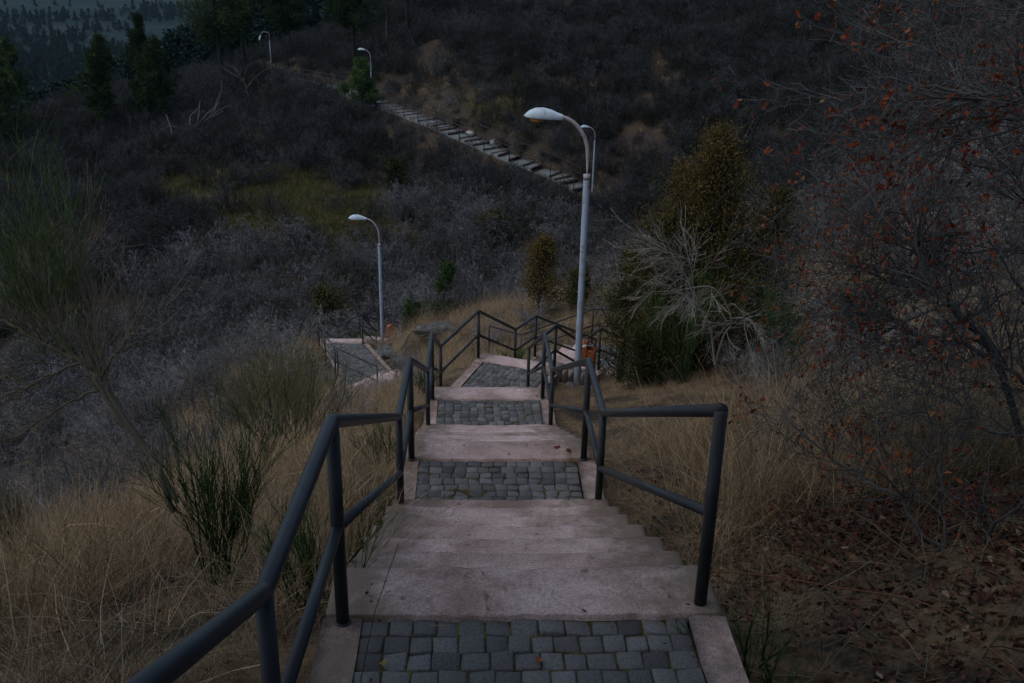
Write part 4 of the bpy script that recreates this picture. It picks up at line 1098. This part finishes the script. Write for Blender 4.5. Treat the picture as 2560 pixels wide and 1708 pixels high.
for args in (("upright dark green broom at the foot of the leaning shrub", -1.70, 4.95, 51, 1.15, 20, (8, 7), .42, .3),
             ("lush green broom between the left railing and the first steps", -.93, 3.95, 52, .62, 14, (8, 7), .6, .45),
             ("green broom outside the left railing post at the second landing", -.99, 6.2, 53, .5, 12, (7, 6), .6, .4),
             ("green broom beside the left railing below the second landing", -1.25, 8.6, 54, .55, 12, (7, 6), .6, .4),
             ("bright green sprig beside the right front post on the leaf litter", .98, 3.12, 55, .36, 9, (5, 5), .7, .6),
             ("small green sprig on the right bank beside the upper steps", .93, 5.25, 56, .26, 10, (5, 5), .8, .5),
             ("green broom behind the railing at the turn of the stairs", .02, 18.75, 57, .62, 14, (7, 6), .7, .45),
             ("green broom by the railing above the turning landing", -1.45, 15.4, 58, .55, 12, (6, 6), .7, .4),
             ("green clump beyond the railing of the lower landing", -5.2, 31.2, 59, .7, 14, (7, 6), .8, .4)):
    lb, x, y, sd, h, st, k, sp, tn = args
    single("broom_bush", lb, "bush", x, y, broom(sd, h, st, k, sp, .006, .0017 if y < 12 else .003, tint=tn), M["broom"], group=GB)
OB = "olive broom bushes on the left slope"
for args in (("tall olive broom with a dark stem on the left slope", -3.55, 13.2, 61, 1.9), ("olive broom nearer the lower landing, on a thin dark stem", -2.9, 12.2, 62, 1.7),
             ("low olive broom at the left edge above the dry grass", -4.3, 7.2, 63, 1.0), ("olive broom in the grass at the left frame edge", -2.9, 4.2, 64, .8),
             ("green broom under the pale dead shrub on the right bank", 3.6, 12.6, 65, 1.4), ("dark green broom right of the pale dead shrub", 4.6, 12.4, 66, 1.3), ("green broom behind the pale dead shrub, up against the juniper", 2.75, 14.6, 67, 2.3)):
    lb, x, y, sd, h = args
    single("broom_bush", lb, "bush", x, y, broom(sd, h, 13, (9, 8), .75, .011, .0022, tint=.5), M["broom_dry"] if x < 0 else M["broom"], group=OB if x < 0 else "green brooms among the shrubs on the right bank")

# pale dead broom hanging right of the lamp
def dead_broom():
    rng = np.random.default_rng(71); B = (3.0, 13.5, -5.75); g = Geo(); tw = Geo()
    L = [([(3.0, 13.5, -5.8), (2.85, 13.38, -5.18), (2.59, 13.25, -4.77), (2.33, 13.12, -4.56), (1.96, 13.0, -4.35)], .020, 30, (-.2, -.2, -.02)),
         ([(3.0, 13.5, -5.8), (3.06, 13.38, -5.3), (3.12, 13.25, -5.0), (2.79, 13.12, -4.49), (2.3, 13.0, -4.48)], .018, 28, (-.15, -.3, -.30)),
         ([(2.64, 13.5, -4.86), (2.46, 13.4, -4.45), (2.24, 13.3, -4.1), (1.95, 13.2, -3.9)], .012, 34, (-.4, -.1, .08)),
         ([(2.6, 13.4, -4.8), (2.5, 13.2, -4.4), (2.4, 13.1, -4.1), (2.15, 13.0, -3.95)], .010, 30, (-.2, -.1, .12)),
         ([(3.1, 13.3, -5.0), (3.3, 13.0, -4.9), (3.5, 12.9, -5.05)], .012, 26, (.2, -.1, -.2))]
    for pts, r0, n1, bias in L:
        P = spline(pts, 5) - np.array(B); Rr = np.linspace(r0, r0 * .3, len(P))[None]; tubes(g, P, Rr, 6, .6)
        S, D, Ln, Rp, _ = sprout(rng, P[None], Rr, n1, .25, 1.0, .9, .4, 0)
        Q = grow(rng, S, D + np.array(bias) * 1.3, rng.uniform(.25, .8, n1), 7, .12, bias[2] * .12 - .03); RQ = np.maximum(taper(np.minimum(Rp * .45, .008), 7, .3), .0025)
        tubes(g, Q, RQ, 3, np.clip(rng.normal(.6, .15, len(Q)), 0, 1))
        S, D, Ln, Rp, _ = sprout(rng, Q, RQ, 9, .1, 1.0, .38, .55, .2)
        Q = grow(rng, S, D, Ln, 5, .09, -.015); tubes(tw, Q, np.full(Q.shape[:2], .0018), 1, np.clip(rng.normal(.6, .17, len(Q)), 0, 1), rng=rng)
    plant("dead_shrub", "pale dead shrub with drooping silvery twigs right of the tall lamp post", "shrub", B[0], B[1], [("limbs", g, M["grey_dead"]), ("twigs", tw, M["grey_dead"])], z=B[2])
dead_broom()

# bare oak shrubs with a few rust red leaves on the right
def oak(label, B, limbs, seed, nl, fine=.0015, leafn=500, reach=.75, shoots=34, leaf=.045):
    rng = np.random.default_rng(seed); g = Geo(); tw = Geo(); lf = Geo(); ends = []
    for pts, r0, r1 in limbs:
        P = spline(pts, 5) - np.array(B); P[1:-1] += rng.normal(0, .012, P[1:-1].shape); Rr = np.linspace(r0 * .6, r1 * .7, len(P))[None]; tubes(g, P, Rr, 8, .5)
        S, D, Ln, Rp, _ = sprout(rng, P[None], Rr, shoots, .15, 1.0, .8, .4, 0)
        Q = grow(rng, S, D, rng.uniform(.35, 1.1, shoots) * reach, 7, .2, .02); RQ = np.maximum(taper(np.minimum(Rp * .5, .009), 7, .3), fine)
        tubes(g, Q, RQ, 4, np.clip(rng.normal(.5, .15, len(Q)), 0, 1))
        S, D, Ln, Rp, _ = sprout(rng, Q, RQ, 9, .15, 1.0, .7, .55, .2)
        Q = grow(rng, S, D, Ln, 5, .24, .0); RQ = np.maximum(taper(Rp * .5, 5, .4), fine * .8); tubes(tw, Q, RQ, 3, np.clip(rng.normal(.5, .15, len(Q)), 0, 1))
        S, D, Ln, Rp, _ = sprout(rng, Q, RQ, 4, .2, 1.0, .7, .5, .2)
        Q = grow(rng, S, D, Ln, 3, .2, .0); tubes(tw, Q, np.full(Q.shape[:2], fine * .8), 1, np.clip(rng.normal(.55, .15, len(Q)), 0, 1), rng=rng)
        ends.append(Q[:, -1])
    E_ = np.concatenate(ends); k = rng.choice(len(E_), min(leafn, len(E_)), replace=False)
    cl = vnoise(E_[k, 0] * 3 + 9, E_[k, 2] * 3 + E_[k, 1] * 2, seed) ; k = k[cl > .45]
    C0 = np.repeat(E_[k], 2, 0) + rng.normal(0, .012, (2 * len(k), 3))
    leaf_quads(lf, rng, C0, rng.normal(size=C0.shape) + [0, 0, -.7], leaf * rng.uniform(.45, 1.1, len(C0)), leaf * .5, np.clip(rng.normal(.38, .22, len(C0)), 0, .97), .25, True)
    plant("oak_shrub", label, "tree", B[0], B[1], [("limbs", g, M["oak_bark"]), ("twigs", tw, M["oak_bark"]), ("red_leaves", lf, M["red_leaf"])], z=B[2], group="bare oaks with red leaves on the right bank")
oak("bare oak with rust red leaves and pale forked limbs at the right edge", (3.55, 5.8, -3.3),
    [([(3.5, 5.7, -3.4), (3.01, 5.77, -2.38), (2.71, 5.93, -2.08), (2.66, 6.1, -1.94), (2.63, 6.27, -1.8), (2.47, 6.43, -1.51), (2.39, 6.6, -1.18)], .045, .010),
     ([(3.5, 5.7, -3.4), (3.25, 5.6, -2.6), (2.86, 5.72, -2.32), (2.61, 5.84, -2.31), (2.51, 5.96, -2.26), (2.32, 6.08, -2.2), (2.23, 6.2, -2.01)], .030, .006),
     ([(2.74, 6.0, -2.1), (2.59, 6.1, -2.05), (2.38, 6.2, -2.02), (2.27, 6.3, -2.02), (2.17, 6.4, -1.92)], .016, .004),
     ([(3.6, 5.8, -3.4), (3.5, 6.0, -2.4), (3.3, 6.2, -1.6), (3.0, 6.5, -1.0), (2.7, 6.8, -.6)], .040, .010),
     ([(3.6, 5.8, -3.4), (3.8, 6.3, -2.0), (3.6, 6.8, -1.2), (3.4, 7.2, -.5)], .035, .010)], 81, 0, leafn=1600, reach=.95, shoots=52)
oak("thin bare oak shoots leaning low over the leaf litter", (2.25, 4.3, -2.85),
    [([(2.22, 4.25, -2.9), (2.01, 4.49, -2.66), (1.88, 4.72, -2.66), (1.71, 4.96, -2.62), (1.55, 5.3, -2.5)], .018, .004),
     ([(2.22, 4.3, -2.9), (2.24, 4.53, -2.58), (2.27, 4.77, -2.4), (2.09, 5.0, -2.05)], .014, .004),
     ([(2.87, 4.6, -2.85), (2.74, 4.76, -2.45), (2.63, 4.92, -2.49), (2.52, 5.08, -2.41), (2.46, 5.24, -2.41), (2.3, 5.4, -2.3)], .020, .004),
     ([(2.3, 4.3, -2.9), (2.5, 4.2, -2.5), (2.75, 4.3, -2.2)], .016, .004)], 82, 0, leafn=480, reach=.55, shoots=26, leaf=.04)
oak("dark oak boughs reaching in from beyond the upper right corner, with unseen overhead limbs added for shade", (3.9, 4.6, -2.7),
    [([(3.9, 4.6, -2.8), (3.5, 4.6, -1.6), (3.1, 4.7, -1.0), (2.57, 4.75, -.76), (2.38, 4.85, -.68), (2.24, 5.0, -.68), (2.09, 5.2, -.67), (1.85, 5.4, -.66)], .038, .007),
     ([(3.5, 4.6, -1.6), (3.0, 4.9, -1.0), (2.8, 5.0, -.85), (2.47, 5.13, -.81), (2.31, 5.27, -.86), (2.1, 5.4, -.92)], .028, .006),
     ([(3.9, 4.6, -2.8), (3.7, 4.9, -1.2), (3.2, 5.2, -.4), (2.7, 5.5, -.25), (2.35, 5.7, -.2)], .040, .008),
     ([(3.7, 4.9, -1.2), (3.6, 5.2, -.3), (3.2, 5.6, .3), (2.8, 5.9, .5)], .030, .008),
     ([(3.9, 4.6, -2.8), (3.7, 4.2, -1.0), (3.1, 3.8, .1), (2.4, 3.5, .7), (1.9, 3.4, .9)], .05, .010), ([(3.7, 4.2, -1.0), (3.9, 3.2, .1), (3.3, 2.6, .9), (2.6, 2.2, 1.2)], .05, .010),  # this and the next line: overhead limbs added to shade the right side
     ([(3.9, 4.6, -2.8), (4.4, 4.8, -1.0), (4.3, 5.2, .4), (3.8, 5.6, 1.3), (3.2, 5.9, 1.6)], .05, .012)], 83, 0, leafn=1600, reach=.8, shoots=40, leaf=.05)

# grey bare bushes one can tell apart
bush_meshes = [bare_bush(160 + i, 1.8, 14, .95, (9, 7, 4), .014, .0024, .22, 4, .35).mesh("bare_bush", M["twig"]) for i in range(5)]
BB = [("grey scrub hiding the steps between the turn and the lower landing", -2.35, 20.4, .62), ("brown scrub left of the railing at the turn of the stairs", -1.75, 17.6, .45), ("grey scrub at the right end of the lower landing", -3.1, 22.6, .5), ("grey bare bush on the bank just right of the pale dead shrub", 4.1, 11.0, .75), ("grey tangled bush behind the right railing end post", 2.7, 8.6, .55),
      ("wide grey bush on the right slope below the red leaves", 4.9, 9.4, .85), ("grey bush filling the right slope above the oak", 7.0, 12.0, 1.0),
      ("pale grey bush on the right slope behind the tall juniper", 5.4, 18.0, 1.15), ("grey bush high on the right slope left of the oak boughs", 7.4, 17.0, 1.2),
      ("large grey bush on the right hillside near the upper right corner", 11.5, 22.0, 1.5), ("grey bush on the right hillside above the junipers", 8.6, 24.0, 1.35),
      ("fine grey bush right of the first railing in the leaf litter", 2.2, 7.1, .38), ("low dark bush left of the lower landing", -8.2, 25.5, .9),
      ("lilac grey bush beyond the olive brooms on the left", -5.4, 19.5, .95), ("lilac grey bush left of the zigzag railing", -8.6, 29.5, 1.25),
      ("broad grey bush in the hollow left of the lower landing", -11.0, 27.0, 1.35), ("grey bush at the left edge behind the leaning shrub", -5.2, 8.6, .7),
      ("brown leaved bush in the hollow behind the leaning shrub", -5.6, 11.6, .8), ("grey bush in the dark hollow left of the olive brooms", -8.0, 17.5, 1.1),
      ("tall lilac bush behind the second lamp post", -4.0, 37.5, 1.6), ("tall grey bush left of the second lamp head", -8.4, 38.0, 1.7),
      ("wide lilac bush below the middle of the far stairs", -6.5, 44.0, 1.8), ("grey bush on the knoll behind the turning railing", -.6, 25.9, .6),
      ("low grey bush on top of the knoll below the small juniper", .5, 26.8, .62), ("grey bush between the two small junipers behind the tall lamp", 2.6, 26.5, .9),
      ("pinkish bare bush above the tall juniper", 5.5, 31.0, 1.4), ("grey bush right behind the tall lamp post", 2.7, 33.5, 1.5),
      ("low grey bush in dry grass between the lower landing and the stairs", -2.9, 16.2, .55), ("wispy grey bush in the grass in front of the lower landing", -2.6, 13.8, .5),
      ("low grey scrub at the foot of the olive brooms", -4.3, 12.0, .6), ("grey scrub at the lower right edge behind the oak shoots", 3.7, 5.0, .4)]
rb = np.random.default_rng(3)
for i, (lb, x, y, s) in enumerate(BB):
    single("bare_bush", lb, "bush", x, y, bush_meshes[i % 5], None, rz=rb.uniform(0, 6.28), s=s, group="bare grey bushes on the slopes")

# junipers
def juniper(label, x, y, h, w, seed, mt, n=520, cl=.22, leafs=(.055, .018), per=16, name="juniper", point=.9):
    prof = lambda t: w * np.clip(1.15 * (1 - t ** 1.7) ** point, .10, 1) * np.clip(.55 + t * 2.2, 0, 1)
    tr, fo = clump_tree(seed, h, .07 * h / 3, prof, n, cl, leafs, per, up=.9, bare=.05)
    plant(name, label, "juniper", x, y, [("trunk", tr, M["dark_bark"]), ("crown", fo, M[mt])], group="junipers near the lamp post")
juniper("tall brownish green juniper on the right bank behind the dead shrub", 3.2, 15.9, 4.5, 1.5, 201, "juniper", 2500, .24)
juniper("shorter brown green juniper leaning against the tall one", 2.4, 15.8, 3.3, 1.0, 202, "juniper", 1200, .19)
juniper("middle juniper top rising between the tall and the shorter one", 2.85, 16.6, 4.0, 1.0, 213, "juniper", 1300, .22)
juniper("bushy shoulder juniper right of the tall one", 3.95, 15.3, 3.3, .95, 203, "juniper", 800, .19)
juniper("dark small juniper beside the orange bin", 1.95, 16.6, 2.8, .75, 204, "juniper_dark", 700, .17)
juniper("dark low juniper in front of the tall juniper", 2.2, 14.9, 1.3, .6, 205, "juniper_dark", 600, .16)
juniper("small brown juniper on the knoll left of the tall lamp post", .75, 27.9, 2.7, .75, 206, "juniper", 420, .24, (.09, .03))
juniper("low brown juniper at the right foot of the knoll juniper", 1.9, 27.2, 1.6, .6, 207, "juniper_dark", 260, .22, (.09, .03))
juniper("small bright green juniper left of the knoll behind the second lamp", -2.3, 31.0, 2.3, .5, 208, "broom", 260, .22, (.10, .03))
juniper("low green juniper bush beside the bright green one", -3.3, 31.6, 1.3, .6, 209, "broom", 220, .22, (.10, .03))
juniper("dark round juniper on the open mossy hillside", -8.5, 70, 2.6, 1.3, 210, "juniper_dark", 260, .4, (.2, .07), 12)
juniper("dark green bush in the valley behind the second lamp head", -9.5, 47, 2.8, 1.5, 211, "juniper_dark", 260, .4, (.18, .06), 12)
juniper("olive juniper on the dark slope left of the tall lamp head", -1.5, 62, 2.6, 1.3, 212, "juniper_dark", 240, .4, (.2, .07), 12)

# pines
def pine(label, x, y, h, w, seed, lo=.3, mt="pine", n=520, z=None, lean=0.0):
    prof = lambda t: w * np.clip((1.08 - t) * 1.5, .12, 1.0) * np.clip((t - lo) * 6 + .35, .2, 1)
    tr, fo = clump_tree(seed, h, h * .017, prof, n, .55 * h / 12, (.34, .07), 30, up=.35, bare=lo, whorl=True, droop=.15)
    o = plant("pine_tree", label, "pine tree", x, y, [("trunk", tr, M["dark_bark"]), ("crown", fo, M[mt])], z=z, group="pines on the far hillside")
    o.rotation_euler = (0, lean, 0)
pine("tallest dark pine left of the broken lamp, cut off by the top edge", -28.6, 99.5, 14.0, 3.2, 401, .36, lean=-.03)
pine("second dark pine close behind the tallest one, nearer the broken lamp", -27.6, 104.0, 13.0, 3.0, 402, .38, lean=-.04)
pine("broad dark pine at the left edge of the hill", -44.5, 86, 10.5, 3.0, 403, .18, lean=.03)
pine("slim dark pine with a bare lower trunk on the left hill", -35.5, 86, 9.0, 1.9, 404, .34, lean=-.04)
pine("small loose pine right of the slim one on the left hill", -32.0, 88, 7.8, 1.9, 405, .22)
pine("pine above the stairs lamp with its crown cut by the top edge", -15.6, 98.0, 13.0, 3.1, 406, .34, lean=-.03)
pine("pine right of the stairs lamp, only its trunk and lower boughs in view", -11.2, 105, 14.0, 3.2, 407, .40)
pine("crooked pine at the top edge between the broken lamp and the stairs lamp", -24.3, 112, 10.0, 2.4, 408, .35, lean=-.12)
pine("young bright green pine around the foot of the distant stairs lamp", -13.0, 86.3, 4.6, 1.5, 409, .10, "broom", 300)
pine("small conifer standing in the brush at the upper left edge", -50, 90, 6.5, 1.8, 410, .12, n=340)
pine("little pine tip right of the upper left conifers", -40, 110, 8.5, 1.8, 411, .15, n=340)

for lb, x, y, h, w, sd in (("unseen tall pine added left behind the viewer to shade the foreground", -4.0, -1.4, 10.5, 5.0, 421), ("unseen tall pine added right behind the viewer to shade the foreground", 4.3, -1.2, 10.5, 5.0, 422)):  # out of view, added only to cast shade on the foreground
    prof = lambda t: w * np.clip((1.08 - t) * 1.5, .2, 1.0)
    tr, fo = clump_tree(sd, h, .17, prof, 1700, .6, (.34, .09), 34, up=.25, bare=.34, whorl=True)
    plant("pine_tree", lb, "pine tree", x, y, [("trunk", tr, M["dark_bark"]), ("crown", fo, M["pine"])], group="unseen pines added behind the viewer for shade")
# rocks, fallen wood and small finds
def rock(seed, s, flat=.6, amp=.35, n=22):
    rng = np.random.default_rng(seed); a = np.linspace(0, math.pi, n); b = np.linspace(0, 2 * math.pi, 2 * n, endpoint=False)
    A_, B_ = np.meshgrid(a, b, indexing='ij'); d = np.stack([np.sin(A_) * np.cos(B_), np.sin(A_) * np.sin(B_), np.cos(A_)], -1)
    r = np.ones(A_.shape)
    for _ in range(16):    # planar facets
        q = norm(rng.normal(size=3)); c = rng.uniform(.62, .9); dd = d @ q; r = np.minimum(r, np.where(dd > .05, c / np.maximum(dd, .05), 9))
    r = r + (vnoise(d[..., 0] * 5 + 9, d[..., 2] * 5 + d[..., 1] * 4 + 9, seed) - .5) * amp * .8 + (vnoise(d[..., 0] * 14 + 9, d[..., 2] * 14 + d[..., 1] * 11 + 9, seed + 3) - .5) * amp * .35
    v = d * r[..., None] * np.array(s) * [1, 1, flat]; v[..., 2] -= s[2] * .12; m = 2 * n
    i = np.arange(n - 1)[:, None] * m + np.arange(m)[None]; j = np.arange(n - 1)[:, None] * m + (np.arange(m)[None] + 1) % m
    return Geo().add(v.reshape(-1, 3), np.stack([i, i + m, j + m, j], -1).reshape(-1, 4))
RK = "lichened rocks of the knoll"
for lb, x, y, s, sd in (("long pale lichened slab on the crest of the knoll", -2.1, 28.0, (1.1, .45, .42), 1), ("rough grey rock right of the second lamp post", -3.25, 27.9, (.55, .42, .42), 2),
                        ("grey rock low on the left flank of the knoll", -3.5, 26.9, (.6, .5, .4), 3), ("broken rock beside the second lamp base", -3.9, 29.3, (.55, .45, .4), 4),
                        ("small grey rock in the dry grass below the knoll", -2.9, 26.0, (.45, .4, .3), 5)):
    single("rock", lb, "rock", x, y, rock(sd, s), M["rock"], rz=.35 if sd == 1 else sd, group=RK)
single("rock", "mossy stone at the foot of the right railing by the turn", "rock", 1.02, 15.7, rock(7, (.13, .12, .1)), M["rock"])
single("boulder", "pale boulder behind the railing of the distant stairs", "boulder", -3.7, 80.6, rock(8, (.35, .35, .4), .9), M["pale_stone"])
def rag():
    rng = np.random.default_rng(4); g = Geo(); n = 9
    for c in ((0, 0, .2), (.15, .05, .5), (-.12, 0, .75), (.3, 0, 1.0)):
        u, v = np.meshgrid(np.linspace(-.32, .32, n), np.linspace(-.34, .34, n))
        P = np.stack([c[0] + u + .1 * np.sin(v * 9), c[1] + .14 * np.sin(u * 8 + v * 6), c[2] + v], -1) + rng.normal(0, .03, (n, n, 3))
        P[..., 0] *= 1 - .4 * np.abs(v)
        i = np.arange(n - 1)[:, None] * n + np.arange(n - 1)[None]; g.add(P.reshape(-1, 3), np.stack([i, i + 1, i + n + 1, i + n], -1).reshape(-1, 4), .6)
    return g
single("cloth", "white crumpled sheet caught on a twig beside the distant stairs", "cloth", -1.9, 78.3, rag(), M["white_rag"], s=.38)
def log(label, pts, r0, seed, arms=()):
    rng = np.random.default_rng(seed); B = pts[0]; g = Geo()
    P = spline(pts, 6) - np.array(B); Rr = np.linspace(r0, r0 * .35, len(P))[None]; tubes(g, P, Rr * .6, 7, .3)
    for a in arms:
        Q = spline(a, 6) - np.array(B); tubes(g, Q, np.linspace(r0 * .35, r0 * .12, len(Q))[None], 6, .3)
    S, D, Ln, Rp, _ = sprout(rng, P[None], Rr, 14, .4, 1, .8, .25, 0); Q = grow(rng, S, D, Ln, 5, .2, .03); tubes(g, Q, taper(Rp * .4, 5, .4), 4, .5)
    o = g.obj("fallen_branch", M["grey_dead"]); o.location = B; return tag(o, label, "fallen branch", "fallen branches on the far hillside")
def gp(x, y, dz): return (x, y, H(x, y) + dz)
log("long pale fallen trunk with a curved limb on the open left hillside", [gp(-30, 77, .2), gp(-28, 79, .6), gp(-26.6, 82, .9), gp(-24.8, 85, 1.5)], .16, 1, [[gp(-28, 79, .6), gp(-28.9, 80.2, 1.2), gp(-28.3, 81.4, 1.35), gp(-27.0, 81.8, .9)]])
log("forked bare branch below the two tall pines", [gp(-24.0, 91, .2), gp(-25.4, 95, 1.0), gp(-27.2, 98.5, 2.0)], .14, 2, [[gp(-25.2, 94, .9), gp(-24.2, 95.6, 1.8), gp(-23.2, 96.5, 2.1)]])
log("pale fallen trunk lying under the pines at the top edge", [gp(-17.5, 100, .4), gp(-13.5, 103, .8), gp(-9.0, 108, 1.4)], .17, 3)
# the long rust coloured bramble cane arching over the right bank
g = Geo(); cp = [(.80, 5.0), (1.06, 4.6), (1.31, 4.2), (1.52, 3.8), (1.73, 3.4), (1.80, 3.0), (1.82, 2.6)]
P = spline([(x, y, H(x, y) + dz) for (x, y), dz in zip(cp, (.03, .09, .12, .1, .08, .08, .05))], 6)
tubes(g, P, np.linspace(.0045, .003, len(P))[None], 6, .5); tag(g.obj("bramble_cane", M["cane"]), "long thin rust coloured bramble cane arching over the right bank", "cane")
# tall dry stalks right of the end post, and the tangle in front on the left
for lb, x, y, n_, h_, ln, sd in (("upright tall dry stalks right of the front railing panel", 1.55, 5.9, 70, .95, .3, 1), ("bunch of tall dry stalks against the grey bushes right of the stairs", 2.15, 6.9, 70, 1.0, .3, 2),
                           ("long straw stalks bending over at the lower left corner", -1.75, 2.35, 60, .95, 1.0, 3), ("tall arching straw stalks behind the leaning shrub", -1.5, 6.1, 60, .8, .45, 4),
                           ("tall stalk clump left of the second landing railing", -1.35, 7.6, 50, .7, .4, 5)):
    single("grass_clump", lb, "grass clump", x, y, grass_tuft(500 + sd, n_, h_, .3, ln, .0022, .3), M["grass"], group="clumps of tall dry stalks")
# dropped leaves on the stone
def stray(label, x, y, z, s, ang, tn):
    rng = np.random.default_rng(int(abs(x * 1000) + y * 10)); g = Geo()
    a = np.linspace(0, 2 * math.pi, 14, endpoint=False); r = s * (1 + .22 * np.cos(5 * a)); v = np.c_[r * np.cos(a), r * .8 * np.sin(a), .008 + .007 * np.cos(2 * a + 1)]
    g.add(np.r_[v, [[0, 0, .003]]], [[i, (i + 1) % 14, 14] for i in range(14)], tn)
    o = g.obj("fallen_leaf", M["red_leaf"]); o.location = (x, y, z); o.rotation_euler = (0, 0, ang); return tag(o, label, "leaf", "stray leaves on the stairs")
stray("round orange leaf on the nearest cobbles", .128, 3.04, -2.544, .017, .3, .85)
stray("pale curled leaf at the left edge of the nearest cobbles", -.46, 3.0, -2.544, .016, 1.3, .98)
stray("small red leaf at the right of the second slab", .40, 7.52, -4.035, .03, .8, .4)
stray("dark red leaf right of the other leaf on the second slab", .50, 7.46, -4.035, .026, 2.2, .3)

# ------------------------------------------------------------------ damp evening air over the valley
def haze():
    x0, x1, y0, y1, z0, z1 = -1300, 1300, -14, 1950, -75, 75
    g = Geo(); g.box(((x0 + x1) / 2, (y0 + y1) / 2, (z0 + z1) / 2), (x1 - x0, y1 - y0, z1 - z0))
    m = bpy.data.materials.new("haze"); m.use_nodes = True; nt = m.node_tree; nt.nodes.clear()
    v = nt.nodes.new("ShaderNodeVolumePrincipled"); v.inputs["Color"].default_value = (.55, .80, .92, 1); v.inputs["Density"].default_value = .00005
    o = nt.nodes.new("ShaderNodeOutputMaterial"); nt.links.new(v.outputs[0], o.inputs["Volume"])
    tag(g.obj("haze", m), "thin blue evening haze over the valley", "haze", kind="stuff")
haze()
